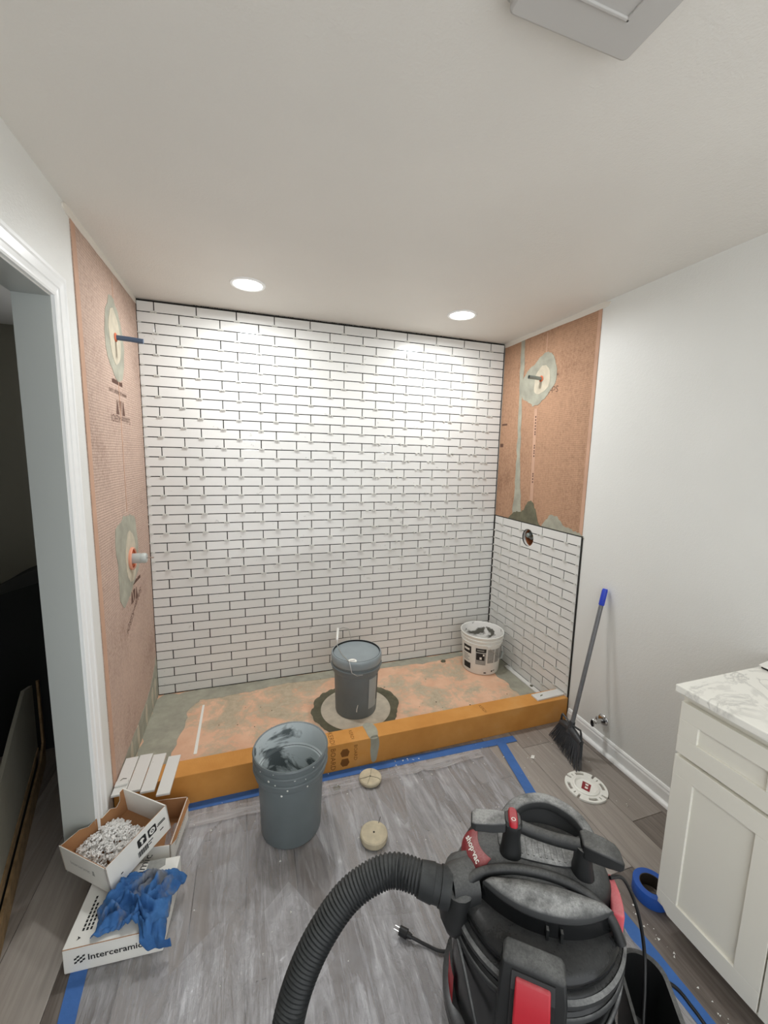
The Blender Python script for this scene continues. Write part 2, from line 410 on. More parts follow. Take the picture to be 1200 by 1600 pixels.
def wobble(pts, n=8, amp=.006, seed=0, closed=True, freq=14):
    """Rounded, slightly ragged outline through the points."""
    out = []; L = len(pts)
    for i in range(L):
        p0, p1, p2, p3 = (Vector((*pts[(i + k) % L], 0)) for k in (-1, 0, 1, 2))
        for j in range(n):
            t = j / n
            q = .5 * ((2 * p1) + (p2 - p0) * t + (2 * p0 - 5 * p1 + 4 * p2 - p3) * t * t + (3 * p1 - p0 - 3 * p2 + p3) * t ** 3)
            d = noise.noise(Vector((q.x * freq + seed * 7.3, q.y * freq, seed))) * amp * 1.6
            e = noise.noise(Vector((q.x * freq * 3 + seed, q.y * freq * 3, seed + 5))) * amp
            out.append((q.x + d, q.y + e))
    return out
def patch(name, mat, parent, fn, pts, w0, w1, seed=0, amp=.006, n=8, freq=14):
    return MB().prism(wobble(pts, n, amp, seed, True, freq), fn, w0, w1).build(name, mat, parent)
def boolean_cut(o, cutter_mb):
    c = cutter_mb.build('cutter', None)
    m = o.modifiers.new('b', 'BOOLEAN'); m.operation = 'DIFFERENCE'; m.object = c; m.solver = 'EXACT'
    dg = bpy.context.evaluated_depsgraph_get(); me = bpy.data.meshes.new_from_object(o.evaluated_get(dg))
    o.modifiers.remove(m); o.data = me
    cm = c.data; bpy.data.objects.remove(c); bpy.data.meshes.remove(cm)
def arc(cx, cy, r, a0, a1, n): return [(cx + r * cos(a0 + (a1 - a0) * i / n), cy + r * sin(a0 + (a1 - a0) * i / n)) for i in range(n + 1)]
def rrect(x0, x1, y0, y1, r, n=5):
    return arc(x1 - r, y1 - r, r, 0, pi / 2, n) + arc(x0 + r, y1 - r, r, pi / 2, pi, n) + arc(x0 + r, y0 + r, r, pi, 1.5 * pi, n) + arc(x1 - r, y0 + r, r, 1.5 * pi, 2 * pi, n)

# ------------------------------------------------------------------ room shell
NEAR = -3.7
floor = MB().box(-2.2, W, NEAR, .95, -.06, -.009).build('floor', 'subfloor'); structure(floor)
def plank_mesh(w, l):
    g = .0008; c = .0014; x, y = w / 2 - g, l / 2 - g
    return MB().add([(-x, -y, -.009), (x, -y, -.009), (x, y, -.009), (-x, y, -.009),
                     (-x, -y, -c), (x, -y, -c), (x, y, -c), (-x, y, -c),
                     (-x + c, -y + c, 0), (x - c, -y + c, 0), (x - c, y - c, 0), (-x + c, y - c, 0)],
                    [(0, 1, 5, 4), (1, 2, 6, 5), (2, 3, 7, 6), (3, 0, 4, 7), (4, 5, 9, 8), (5, 6, 10, 9), (6, 7, 11, 10), (7, 4, 8, 11), (8, 9, 10, 11)]).mesh('plank', 'plank')
_pm = {}
PW, PLN = .182, 1.22
i0 = -5
for i in range(i0, 14):
    x0 = i * PW; x1 = min(x0 + PW, W)
    ytop = -.80 if x0 >= -.02 else .93
    y = NEAR - ((i * 0.437) % 1.0) * PLN
    while y < ytop:
        a, b = max(y, NEAR), min(y + PLN, ytop)
        if b - a > .05:
            k = (round(x1 - x0, 4), round(b - a, 4))
            if k not in _pm: _pm[k] = plank_mesh(*k)
            link('plank', _pm[k], floor, ((x0 + x1) / 2, (a + b) / 2, 0))
        y += PLN
structure(MB().box(-2.3, W + .12, NEAR, 1.05, H, H + .1).build('ceiling', 'ceil'))

wb = structure(MB().box(0, W, .012, .13, 0, H).build('wall_back', 'bed'))
MB().box(0.004, W - .004, .0046, .012, PAN, 2.433).build('thinset_bed', 'bed', wb)
wr = MB().box(W, W + .12, NEAR, .13, 0, H).build('wall_right', 'wall'); structure(wr)
YD0, YD1, ZD = -1.885, -1.085, 2.077                     # doorway in the left wall
wl = structure(MB().box(-.1, 0, YD1, .13, 0, H).box(-.1, 0, NEAR, YD0, 0, H).box(-.1, 0, YD0, YD1, ZD, H).build('wall_left', 'wall'))
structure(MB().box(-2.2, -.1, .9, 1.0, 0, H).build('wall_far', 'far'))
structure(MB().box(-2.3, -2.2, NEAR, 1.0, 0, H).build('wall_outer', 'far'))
structure(MB().box(-2.2, -.1, NEAR - .1, NEAR, 0, H).build('wall_light_block', 'far'))  # unseen end wall, added to keep world light out of the far room

# doorway: jamb lining, stop, casing with a stepped profile
door = MB().box(-.102, .001, YD1 - .002, YD1 - .0004, 0, ZD).box(-.102, .001, YD0 + .0004, YD0 + .002, 0, ZD).box(-.102, .001, YD0, YD1, ZD - .002, ZD - .0004).build('door_1', 'jamb'); structure(door)
prof = [(0, 0), (0, .010), (.006, .013), (.012, .013), (.014, .010), (.028, .012), (.032, .015), (.058, .017), (.064, .020), (.074, .020), (.078, .016), (.078, 0)]
def casing(path_fn):
    b = MB(); rings = [[path_fn(j, u, w) for u, w in prof] for j in range(2)]
    return b.loft(rings)
casing(lambda j, u, w: (w, YD1 + .004 + u, 0 if j == 0 else ZD + .004 + u)).build('side_casing', 'trimw', door)
casing(lambda j, u, w: (w, YD0 - .004 - u, 0 if j == 0 else ZD + .004 + u)).build('side_casing', 'trimw', door)
casing(lambda j, u, w: (w, (YD0 - .004 - u) if j == 0 else (YD1 + .004 + u), ZD + .004 + u)).build('head_casing', 'trimw', door)

# ------------------------------------------------------------------ tiles
ROW = .0581; TH = .0526; TOP = 2.430; TL = .2205; JT = .0056
_tm = {}
def tile_mesh(w, h=TH):
    k = (round(w, 3), round(h, 3))
    if k in _tm: return _tm[k]
    x, z, c = w / 2, h / 2, .0005
    m = MB().add([(-x, 0, -z), (x, 0, -z), (x, 0, z), (-x, 0, z), (-x, -.0077, -z), (x, -.0077, -z), (x, -.0077, z), (-x, -.0077, z),
                  (-x + c, -.008, -z + c), (x - c, -.008, -z + c), (x - c, -.008, z - c), (-x + c, -.008, z - c)],
                 [(0, 1, 5, 4), (1, 2, 6, 5), (2, 3, 7, 6), (3, 0, 4, 7), (4, 5, 9, 8), (5, 6, 10, 9), (6, 7, 11, 10), (7, 4, 8, 11), (8, 9, 10, 11)]).mesh('tile', 'tile')
    _tm[k] = m; return m
def cuts(lo, hi, first, step=TL):
    e = [lo]; x = first
    while x < hi - .012:
        if x > lo + .012: e.append(x)
        x += step
    e.append(hi); return e
CAM = Vector((0.5944, -2.7235, 1.5936))
bt = []; joints = []
for r in range(41):
    f = r / 40; off = (.093 + .009 * f) if r % 2 == 0 else (.220 + .007 * f)
    e = cuts(.004, W - .010, off); zc = TOP - (r + .5) * ROW
    for a, b in zip(e, e[1:]):
        d = (Vector(((a + b) / 2, 0, zc)) - CAM).length
        bt.append(((b - a) / d ** 3, a, b, zc, r))
    for x in e[1:-1]: joints.append((x, TOP - (r + 1) * ROW, r))
bt.sort(key=lambda t: -t[0])
rest = MB()
for i, (_, a, b, zc, r) in enumerate(bt):
    dj = random.uniform(-.0007, .0007); w = b - a - JT; me = tile_mesh(w)
    p = ((a + b) / 2 + random.uniform(-.0004, .0004), .008 + dj, zc)
    if i < 300: link('tile', me, wb, p)
    else:
        mm = Matrix.Translation(p); rest.add([v.co for v in me.vertices], [tuple(q.vertices) for q in me.polygons], mm)
o = rest.build('tile_field', 'tile', wb); o['kind'] = 'stuff'
# notched thinset bead between the top course and the ceiling
b = MB()
for i in range(150):
    x = .30 + i * .0125
    if random.random() < .85: b.box(x, x + .008, .0005, .01, 2.4315, 2.4395 - random.random() * .003)
b.box(.004, W - .01, .003, .011, 2.4315, 2.4355)
o = b.build('thinset_bead', 'bed', wb); o['kind'] = 'stuff'

sp_mesh = MB().box(-.017, .017, -.0025, .004, -.0026, .0026).box(-.0065, .0065, -.0090, 0, -.0040, .0050).box(-.0145, -.009, -.0075, 0, -.0058, .0035).box(.009, .0145, -.0075, 0, -.0058, .0035).mesh('spacer', 'spacer')
sp_edge = MB().box(-.010, .012, -.003, .004, -.0026, .0026).box(-.006, .006, -.0065, 0, -.004, .005).mesh('edge_spacer', 'spacer')
rest = MB(); ns = 0
def put(me, parent, p, rot=None):
    o = link('spacer', me, parent, p)
    if rot: o.rotation_euler = rot
sps = [(x, z, r, 0) for x, z, r in joints if r < 28 and r >= 0] + [(.016, TOP - (r + 1) * ROW, r, 1) for r in range(1, 28)]
sps.sort(key=lambda t: (Vector((t[0], 0, t[1])) - CAM).length)
for i, (x, z, r, k) in enumerate(sps):
    me = sp_edge if k else sp_mesh; p = (x + random.uniform(-.003, .003), 0, z + .002); rot = (0, random.uniform(-.06, .06), 0)
    if i < 296: put(me, wb, p, rot)
    else: rest.add([v.co for v in me.vertices], [tuple(q.vertices) for q in me.polygons], Matrix.Translation(p))
for x, z, r in joints:                                   # extra wedges pushed in beside the spacers on the right half
    if r < 26 and r >= 6 and ((x > 1.35 and r > 9) or x > 1.9 ) and random.random() < .75:
        dx = random.choice((-.035, .032, -.05)); a = random.uniform(-.6, .6)
        rest.add([v.co for v in sp_edge.vertices], [tuple(q.vertices) for q in sp_edge.polygons], Matrix.Translation((x + dx, 0, z + .002 + random.uniform(-.004, .004))) @ Matrix.Rotation(a, 4, 'Y'))
o = rest.build('spacer_field', 'spacer', wb); o['kind'] = 'stuff'

# right wall: tiled to the 19th course, membrane above, painted drywall beyond
YE = -.888; ZT = TOP - 41 * ROW + 19 * ROW
HY, HZ, HR = -.414, 1.054, .060
def hole(w0, w1, r=HR): return MB().lathe([(0, 0), (r, 0), (r, w1 - w0), (0, w1 - w0)], 28, m=Matrix.Translation((W + w0, HY, HZ)) @ Matrix.Rotation(pi / 2, 4, 'Y'))
bed = MB().box(W - .0050, W + .001, YE - .006, .004, PAN, ZT + .004).build('thinset_bed', 'bed', wr)
boolean_cut(bed, hole(-.05, .08)); boolean_cut(wr, hole(-.05, .085, HR + .004))
n = 0
for r in range(19):
    zc = ZT - (r + .5) * ROW; first = .114 if r % 2 == 0 else .2245
    e = cuts(.010, -YE, first)
    for a, b_ in zip(e, e[1:]):
        w = b_ - a - JT; o = link('tile', tile_mesh(w), wr, (W + random.uniform(-.0006, .0006), -(a + b_) / 2, zc)); o.rotation_euler = (0, 0, -pi / 2)
        if abs(zc - HZ) < HR + TH / 2 and -b_ < HY + HR and -a > HY - HR:
            o.data = o.data.copy(); bpy.context.view_layer.update(); boolean_cut(o, hole(-.05, .05))
    for y in e[1:-1]:
        if abs(-y - HY) < HR and abs(zc - ROW / 2 - HZ) < HR: continue
        o = link('spacer', sp_mesh, wr, (W - .0085, -y, zc - ROW / 2 + .002)); o.rotation_euler = (0, random.uniform(-.08, .08), -pi / 2)
        if random.random() < .35:
            o = link('spacer', sp_edge, wr, (W - .0085, -y + .036, zc - ROW / 2 + .003)); o.rotation_euler = (random.uniform(-.3, .3), 0, -pi / 2)
    o = link('spacer', sp_edge, wr, (W - .0085, YE + .014, zc - ROW / 2 + .002)); o.rotation_euler = (0, 0, -pi / 2)
    if r > 0: 
        o = link('spacer', sp_edge, wr, (W - .0085, -.018, zc - ROW / 2 + .002)); o.rotation_euler = (0, 0, -pi / 2)

mr = MB().box(W - .0025, W + .002, -.885, 0, ZT - .02, 2.412).build('membrane', 'memR', wr)
MB().box(W - .0036, W - .0024, -.885, -.862, ZT - .01, 2.412).build('membrane_edge', 'memEdge', mr)
ml = MB().box(-.002, .003, -.877, .004, PAN, 2.416).build('membrane', 'memL', wl)
MB().box(.0028, .0042, -.877, -.838, PAN, 2.412).build('membrane_edge', 'memEdge', ml)
for par, fn, nm in ((wl, PL, 0), (wr, PR, 1)):           # strip of joint compound over the membranes
    patch('joint_compound', 'caulk', par, fn, [(-.90, 2.408), (-.6, 2.409), (-.3, 2.411), (-.0, 2.41), (0, 2.4395), (-.3, 2.4395), (-.6, 2.4395), (-.90, 2.4395)], 0, .005, 3 + nm, .003, 6)
# smears on the left membrane
patch('thinset_patch', 'thin', ml, PL, [(-.45, 2.30), (-.38, 2.26), (-.32, 2.18), (-.295, 2.08), (-.33, 1.97), (-.42, 1.915), (-.51, 1.96), (-.575, 2.06), (-.57, 2.15), (-.53, 2.24)], .002, .0045, 1, .012)
patch('thinset_ring', 'thin_light', ml, PL, [(-.44, 2.24), (-.37, 2.18), (-.355, 2.08), (-.40, 2.01), (-.46, 1.995), (-.51, 2.06), (-.52, 2.15), (-.49, 2.22)], .002, .0058, 2, .006)
patch('thinset_patch', 'thin', ml, PL, [(-.62, 1.22), (-.54, 1.25), (-.46, 1.275), (-.30, 1.24), (-.26, 1.10), (-.27, .97), (-.36, .92), (-.46, .87), (-.56, .845), (-.61, .90), (-.625, 1.05)], .002, .0045, 4, .012)
patch('thinset_ring', 'thin_light', ml, PL, [(-.40, 1.19), (-.33, 1.13), (-.315, 1.03), (-.35, .95), (-.41, .925), (-.475, .97), (-.495, 1.06), (-.46, 1.15)], .002, .0058, 5, .008)
patch('thinset_band', 'thin', ml, PL, [(-.004, PAN), (-.004, .30), (-.06, .27), (-.2, .20), (-.4, .17), (-.62, .16), (-.78, .14), (-.80, PAN)], .002, .0042, 6, .012)
for y, z in ((-.07, .12), (-.15, .11), (-.30, .10), (-.48, .09), (-.60, .085)):
    patch('thinset_streak', 'thin_light', ml, PL, [(y, z - .06), (y + .016, z), (y + .008, z + .07), (y - .014, z + .06), (y - .02, z)], .003, .0056, y, .006)
MB().box(.0028, .004, -.424, -.416, 1.29, 2.38).build('seam', 'memEdge', ml)
# smears on the right membrane and along the top of the tile
patch('thinset_patch', 'thin', mr, PR, [(-.49, 2.275), (-.42, 2.262), (-.31, 2.20), (-.235, 2.13), (-.25, 2.02), (-.33, 1.97), (-.40, 1.95), (-.48, 1.99), (-.55, 2.06), (-.565, 2.15), (-.54, 2.23)], .002, .0045, 8, .012)
patch('thinset_ring', 'thin_light', mr, PR, [(-.45, 2.20), (-.38, 2.15), (-.37, 2.05), (-.42, 2.02), (-.50, 2.06), (-.51, 2.15)], .002, .0056, 9, .008)
patch('thinset_band', 'thin', mr, PR, [(-.195, 2.40), (-.235, 2.40), (-.245, 2.0), (-.265, 1.6), (-.30, 1.3), (-.31, 1.16), (-.22, 1.16), (-.225, 1.35), (-.22, 1.7), (-.205, 2.05)], .002, .0040, 10, .008)
patch('thinset_patch', 'thin_dark', mr, PR, [(-.19, 1.14), (-.22, 1.20), (-.33, 1.23), (-.38, 1.30), (-.43, 1.30), (-.47, 1.25), (-.50, 1.18), (-.52, 1.14)], .002, .0045, 11, .012)
patch('thinset_patch', 'thin', mr, PR, [(-.55, 1.14), (-.60, 1.23), (-.67, 1.24), (-.72, 1.20), (-.80, 1.18), (-.87, 1.17), (-.88, 1.14)], .002, .0045, 12, .012)
MB().prism([(-.383, 1.93), (-.412, 1.93), (-.436, 1.27), (-.404, 1.27)], PR, .002, .0042).build('seam_tape', 'memEdge', mr)
MB().box(W - .0036, W - .002, -.464, -.456, 2.26, 2.40).build('seam', 'memEdge', mr)
# print on the membranes (upside down on the wall, as hung)
def logo(par, fn, cy, cz, s, mat, sg=1):
    for k in (-1, 0, 1):
        a = sg if k != 0 else -sg
        c = cy + k * s * .85
        MB().prism([(c - s * .42, cz - a * s * .6), (c + s * .42, cz - a * s * .6), (c + s * .08, cz + a * s * .6), (c - s * .08, cz + a * s * .6)], fn, .003, .0036).build('logo', mat, par)
def word_bars(par, fn, y0, y1, z, h, mat, seed):
    rr = random.Random(seed); b = MB(); y = y0
    while y < y1:
        l = rr.uniform(.004, .010); b.prism([(y, z), (min(y + l, y1), z), (min(y + l, y1), z + h * rr.uniform(.7, 1)), (y, z + h * rr.uniform(.7, 1))], fn, .003, .0036); y += l + .0022
    o = b.build('lettering', mat, par); o['kind'] = 'stuff'
text('Schluter-KERDI', 'lettering', .048, (.0034, -.415, 1.742), (0, -1, 0), (0, 0, -1), 'inkb', ml)
logo(ml, PL, -.415, 1.795, .055, 'inkb')
text('www.schluter.com', 'lettering', .036, (.0034, -.435, 1.862), (0, -1, 0), (0, 0, -1), 'inkb', ml)
word_bars(ml, PL, -.52, -.36, 1.90, .022, 'inkb', 3)
dx, dz = cos(.9), sin(.9)                                 # second print lower down, hung at a slant
text('Schluter-KERDI', 'lettering', .05, (.0034, -.40, .775), (0, -dx, -dz * .35), (0, dz * .35, -dx), 'inkb', ml)
logo(ml, PL, -.385, .845, .05, 'inkb')
word_bars(ml, PL, -.40, -.25, .90, .02, 'inkb', 5)
text('Schluter-KERDI', 'lettering', .055, (W - .0029, -.42, 2.035), (0, 1, 0), (0, 0, -1), 'inkb', mr)
text('www.schluter.com', 'lettering', .034, (W - .0029, -.46, 2.118), (0, 1, 0), (0, 0, -1), 'inkb', mr)
word_bars(mr, PR, -.085, -.02, 1.84, .016, 'inkb', 9); word_bars(mr, PR, -.05, -.012, 1.68, .03, 'inkb', 10)
b = MB()
for k, z in enumerate((1.87, 1.85, 1.83, 1.81, 1.79, 1.77, 1.755, 1.68, 1.665, 1.645, 1.63, 1.61, 1.49, 1.475, 1.455, 1.435)):
    yy = -.401 - (1.93 - z) * .033
    b.prism([(yy - .006, z), (yy + .005, z), (yy + .005, z + .011), (yy - .006, z + .011)], PR, .0042, .0046)
o = b.build('lettering', 'inkb', mr); o['kind'] = 'stuff'

# skirting on the right wall and its quarter-round
pf = [(0, 0), (.013, 0), (.013, .062), (.010, .070), (.010, .078), (.006, .086), (0, .088)]
bb = MB().loft([[(W - u, y, v) for u, v in pf] for y in (-3.6, -.905)]).build('baseboard_right', 'trimw'); structure(bb)
q = [(.013, 0)] + [(.013 + .018 * cos(a), .018 * sin(a)) for a in [i * pi / 12 for i in range(7)]]
structure(MB().loft([[(W - u, y, v) for u, v in q] for y in (-3.6, -.93)]).build('trim_1', 'trimw', smooth=40))

# ------------------------------------------------------------------ shower base
pan = MB().box(0.003, W - .0025, -.79, .004, 0, PAN).build('shower_pan', 'pan')
tag(pan, 'low shower base with peach membrane and grey mortar smears behind the orange curb', 'shower base')
patch('thinset_patch', 'thin', pan, lambda u, v, w: (u, v, PAN + w), [(.01, -.03), (.14, -.02), (.24, -.06), (.26, -.13), (.205, -.22), (.215, -.36), (.185, -.50), (.17, -.64), (.155, -.77), (.02, -.78), (.008, -.4)], -.001, .0018, 21, .016)
patch('thinset_patch', 'thin', pan, lambda u, v, w: (u, v, PAN + w), [(.16, -.004), (.7, -.004), (1.3, -.004), (1.9, -.004), (2.2, -.004), (2.19, -.05), (1.9, -.085), (1.5, -.07), (1.2, -.10), (.8, -.085), (.5, -.115), (.24, -.12)], -.001, .0012, 22, .018)
patch('thinset_patch', 'thin', pan, lambda u, v, w: (u, v, PAN + w), [(2.41, -.02), (2.25, -.06), (2.24, -.3), (2.27, -.5), (2.26, -.7), (2.41, -.77)], -.001, .0016, 23, .018)
DCX, DCY = 1.182, -.478
ring = [(DCX + .268 * cos(a) * (1.0 + .04 * sin(3 * a)), DCY + .262 * sin(a)) for a in [i * 2 * pi / 14 for i in range(14)]]
patch('mortar_ring', 'thin_dark', pan, lambda u, v, w: (u, v, PAN + w), ring, -.001, .0028, 24, .014)
MB().lathe([(0, 0), (.212, 0), (.214, .003), (.210, .006), (0, .006)], 56, (DCX, DCY, PAN + .001)).build('drain_disc', 'drain', pan, smooth=40)
MB().prism([(.281, -.185), (.293, -.185), (.298, -.62), (.282, -.62)], PF, PAN, PAN + .0016).build('white_strip', 'whitep', pan)

CY0, CY1, CZ = -.893, -.788, .147
curb = MB().box(0.004, W - .003, CY0, CY1, 0, CZ).build('shower_curb', 'curb', bevel=.003)
tag(curb, 'long orange foam board curb across the front of the shower', 'curb')
patch('thinset_band', 'thin', curb, lambda u, v, w: (u, v, CZ + w), [(1.155, CY0), (1.20, CY0), (1.195, CY1), (1.14, CY1)], -.001, .001, 31, .006)
patch('thinset_band', 'thin', curb, lambda u, v, w: (u, CY0 - w, v), [(1.16, 0.02), (1.185, 0.02), (1.20, CZ), (1.155, CZ)], -.001, .001, 32, .006)
text('KERDI', 'lettering', .036, (.958, (CY0 + CY1) / 2, CZ), (0, -1, 0), (1, 0, 0), 'inkc', curb)
text('BOARD', 'lettering', .036, (.958, CY0, CZ / 2 - .004), (0, 0, -1), (1, 0, 0), 'inkc', curb)
text('KERDI', 'lettering', .026, (1.065, (CY0 + CY1) / 2, CZ), (0, -1, 0), (1, 0, 0), 'inkc', curb)
text('BOARD', 'lettering', .026, (1.075, CY0, CZ / 2 + .01), (0, 0, -1), (1, 0, 0), 'inkc', curb)
text('KERDI', 'lettering', .026, (1.85, (CY0 + CY1) / 2, CZ), (0, -1, 0), (1, 0, 0), 'inkc', curb)
for zc, a in ((.092, 1), (.040, -1)):
    MB().prism([(1.02 - .016, zc - .020 * a), (1.02 + .016, zc - .020 * a), (1.02 + .024, zc + .004 * a), (1.02 + .012, zc + .022 * a), (1.02 - .012, zc + .022 * a), (1.02 - .024, zc + .004 * a)], lambda u, v, w: (u, CY0 - w, v), 0, .0004).build('logo', 'inkc', curb)

# pipes and valves left in the walls
b = thing('shower_arm_pipe', 'blue grey pipe stub sticking out high on the left wall', 'pipe', (.003, -.434, 2.117))
MB().tube([(0, 0, 0), (.06, .002, -.002), (.118, .004, -.006)], .0115, 14).build('pipe', 'pipe_blue', b, 40)
MB().lathe([(0, 0), (.018, 0), (.021, .005), (.015, .009), (.0118, .009)], 20, m=Matrix.Rotation(pi / 2, 4, 'Y')).build('orange_seal', 'orange', b, 40)
b = thing('shower_arm_pipe', 'grey pipe stub poking from the mortar patch high on the right wall', 'pipe', (W - .003, -.433, 2.117))
MB().tube([(0, 0, 0), (-.05, .004, .004), (-.095, .008, .006)], .0115, 14, cap=False).tube([(-.095, .008, .006), (-.03, .003, .002)], .009, 14, cap=False).build('pipe', 'pipe_grey', b, 40)
MB().lathe([(0, 0), (.017, 0), (.020, -.005), (.015, -.008), (.0118, -.008)], 20, m=Matrix.Rotation(pi / 2, 4, 'Y')).build('orange_seal', 'orange', b, 40)
b = thing('mixing_valve', 'shower valve with orange surround on the left wall at waist height', 'valve', (.003, -.405, 1.045))
RY = Matrix.Rotation(pi / 2, 4, 'Y')
MB().lathe([(.052, 0), (.058, .003), (.058, .012), (.053, .016), (.047, .012)], 28, m=RY).build('seal_ring', 'salmon', b, 40)
MB().lathe([(.049, .013), (.047, .006), (0, .005)], 28, m=RY).build('orange_well', 'orange', b, 40)
MB().lathe([(.026, .003), (.026, .045), (.023, .046), (.023, .050), (.026, .051), (.026, .066), (.022, .072), (0, .072)], 24, m=RY).build('cartridge', 'valve', b, 40)
MB().tube([(.072, 0, 0), (.105, 0, 0)], .0035, 8).build('stem', 'chrome', b)
b = thing('mixing_valve', 'shower valve recessed in the round hole cut through the right wall tiles', 'valve', (W + .05, HY, HZ))
MB().lathe([(0, .030), (HR + .001, .030), (HR + .001, -.03), (HR - .006, -.03), (HR - .006, .028), (0, .028)], 28, m=RY).build('brown_liner', 'brownl', b, 40)
MB().lathe([(.034, .028), (.036, -.01), (.030, -.022), (.018, -.024), (.018, -.048), (.012, -.056), (0, -.056)], 22, m=Matrix.Translation((0, .012, .014)) @ RY).build('valve_body', 'pipe_grey', b, 40)
for s in (-1, 1): MB().tube([(-.022, .012 + s * .026, .014), (-.032, .012 + s * .026, .014)], .005, 8).build('screw', 'brass', b)

# ------------------------------------------------------------------ ceiling fittings
for k, (x, y, lab) in enumerate(((.602, -.424, 'round recessed ceiling light nearer the left wall, lit'), (1.817, -.431, 'round recessed ceiling light nearer the right wall, lit'))):
    t = thing('recessed_light', lab, 'ceiling light', (x, y, H), 0, 'recessed lights over the shower')
    MB().lathe([(.070, -.001), (.070, -.004), (.074, -.007), (.084, -.006), (.088, -.0005)], 40).build('trim_ring', 'trimw', t, 40)
    MB().lathe([(0, -.0035), (.0705, -.0035)], 40).build('lens', 'lens', t)
    ld = bpy.data.lights.new('lamp', 'AREA'); ld.shape = 'DISK'; ld.size = .135; ld.spread = radians(174); ld.energy = LAMP_W; ld.color = LAMP_COL
    lo = bpy.data.objects.new('lamp', ld); COL.objects.link(lo); lo.parent = t; lo.location = (0, 0, -.0085)
t = thing('exhaust_fan', 'square white exhaust fan cover on the ceiling above the vacuum', 'exhaust fan', (1.198, -2.113, H))
rr_ = lambda r, s: rrect(-s, s, -s, s, r)
MB().prism(rr_(.02, .148), PF, -.014, -.0005).build('frame', 'fanp', t, 40)
o = MB().prism(rr_(.012, .140), PF, -.042, -.020).build('cover', 'fanp', t, 30, bevel=.005)
MB().box(-.05, .05, -.05, .05, -.023, -.013).build('mount', 'fanp', t)
b = MB(); s = .075
for x0, x1, y0, y1 in ((-s, s, s - .006, s), (-s, s, -s, -s + .006), (-s, -s + .006, -s, s), (s - .006, s, -s, s)): b.box(x0, x1, y0, y1, -.046, -.041)
b.build('cover_ridge', 'fanp', t, bevel=.0015)
MB().tube([(-.146, .10, -.012), (-.152, .10, -.03), (-.147, .10, -.04)], .006, 8).build('clip', 'fanp', t, 40)

# ------------------------------------------------------------------ floor protection
obst = [(.731, -1.125, .17), (1.124, -1.0, .08), (1.052, -1.30, .08), (1.3135, -1.941, .27), (1.5, -1.99, .2), (.15, -1.33, .2), (1.05, -1.66, .06)]
def film_z(x, y):
    v = Vector((x * 3.1, y * 1.2, .3)); w = noise.noise(v * 1.3) * .8
    a = 1 - abs(noise.noise(Vector((x * 4.2 + y * 2.2 + w, y * .9 - x * .5, 1.7)))) * 2.2
    b2 = 1 - abs(noise.noise(Vector((x * 5.0 - y * 3.0 + w, y * 1.1 + x * .7, 5.1)))) * 2.2
    c = 1 - abs(noise.noise(Vector((x * 11 + w, y * 9, 9.4)))) * 2.4
    h = .0016 + .009 * max(0, a) ** 4 + .007 * max(0, b2) ** 4 + .0035 * max(0, c) ** 3 + .002 * (noise.noise(v * 2) + .5)
    k = 1.0
    for ox, oy, orr in obst:
        d = sqrt((x - ox) ** 2 + (y - oy) ** 2) - orr
        k = min(k, max(0.0, min(1.0, d / .10)))
    e = min(1.0, max(0, (x - .085) / .06), max(0, (1.80 - x) / .06), max(0, (-.945 - y) / .06))
    return .0014 + h * k * max(.08, e)
NX, NY = 150, 190; X0, X1, Y0, Y1 = .075, 1.825, -3.2, -.925
vs = []; fs = []
for j in range(NY + 1):
    for i in range(NX + 1):
        x = X0 + (X1 - X0) * i / NX; y = Y0 + (Y1 - Y0) * j / NY
        vs.append((x, y, film_z(x, y)))
for j in range(NY):
    for i in range(NX):
        a = j * (NX + 1) + i; fs.append((a, a + 1, a + NX + 2, a + NX + 1))
film = MB().add(vs, fs).build('plastic_sheet', 'film', smooth=180)
s_ = MB(); NXs = 120; vs = []; fs = []
for i in range(NXs + 1):
    x = .31 + 1.44 * i / NXs
    for k in range(5):
        y = -.966 - .018 * k - (.012 * noise.noise(Vector((x * 3, k * .3, 2))) if k else 0); vs.append((x, y, .0042 + .004 * abs(noise.noise(Vector((x * 9, k * .9, 4)))) + (.004 if k == 4 else 0) + film_z(x, y) - .0014))
for i in range(NXs):
    for k in range(4): a = i * 5 + k; fs.append((a, a + 1, a + 6, a + 5))
s_.add(vs, fs).build('folded_edge', 'fold', film, 180)
tag(film, 'clear wrinkled plastic sheet taped down over the middle of the floor', 'plastic sheet')

def strip(name, pts, wid, lab, z=.0022, seed=0):
    vs = []; fs = []; P = []
    for a, b_ in zip(pts, pts[1:]):
        n = max(2, int((Vector(b_) - Vector(a)).length / .03))
        P += [Vector(a).lerp(Vector(b_), k / n) for k in range(n)]
    P.append(Vector(pts[-1]))
    for i, p in enumerate(P):
        t = (P[min(i + 1, len(P) - 1)] - P[max(0, i - 1)]).normalized(); nrm = Vector((-t.y, t.x))
        for s in (-1, 0, 1):
            q = p + nrm * s * wid / 2
            e = noise.noise(Vector((q.x * 14, q.y * 14, seed))) * .0016
            vs.append((q.x + e, q.y + e * .6, z + .0011 + abs(noise.noise(Vector((q.x * 40, q.y * 40, seed + 3)))) * .0016))
    for i in range(len(P) - 1):
        for s in range(2):
            a = i * 3 + s; fs.append((a, a + 1, a + 4, a + 3))
    o = MB().add(vs, fs).build(name, 'tape')
    m = o.modifiers.new('solid', 'SOLIDIFY'); m.thickness = .0006
    return tag(o, lab, 'tape', 'strips of blue masking tape on the floor')
strip('masking_tape', [(.26, -.912), (1.0, -.920), (1.5, -.932), (1.90, -.945), (2.005, -.948)], .046, 'long blue masking tape strip running along the foot of the curb', seed=1)
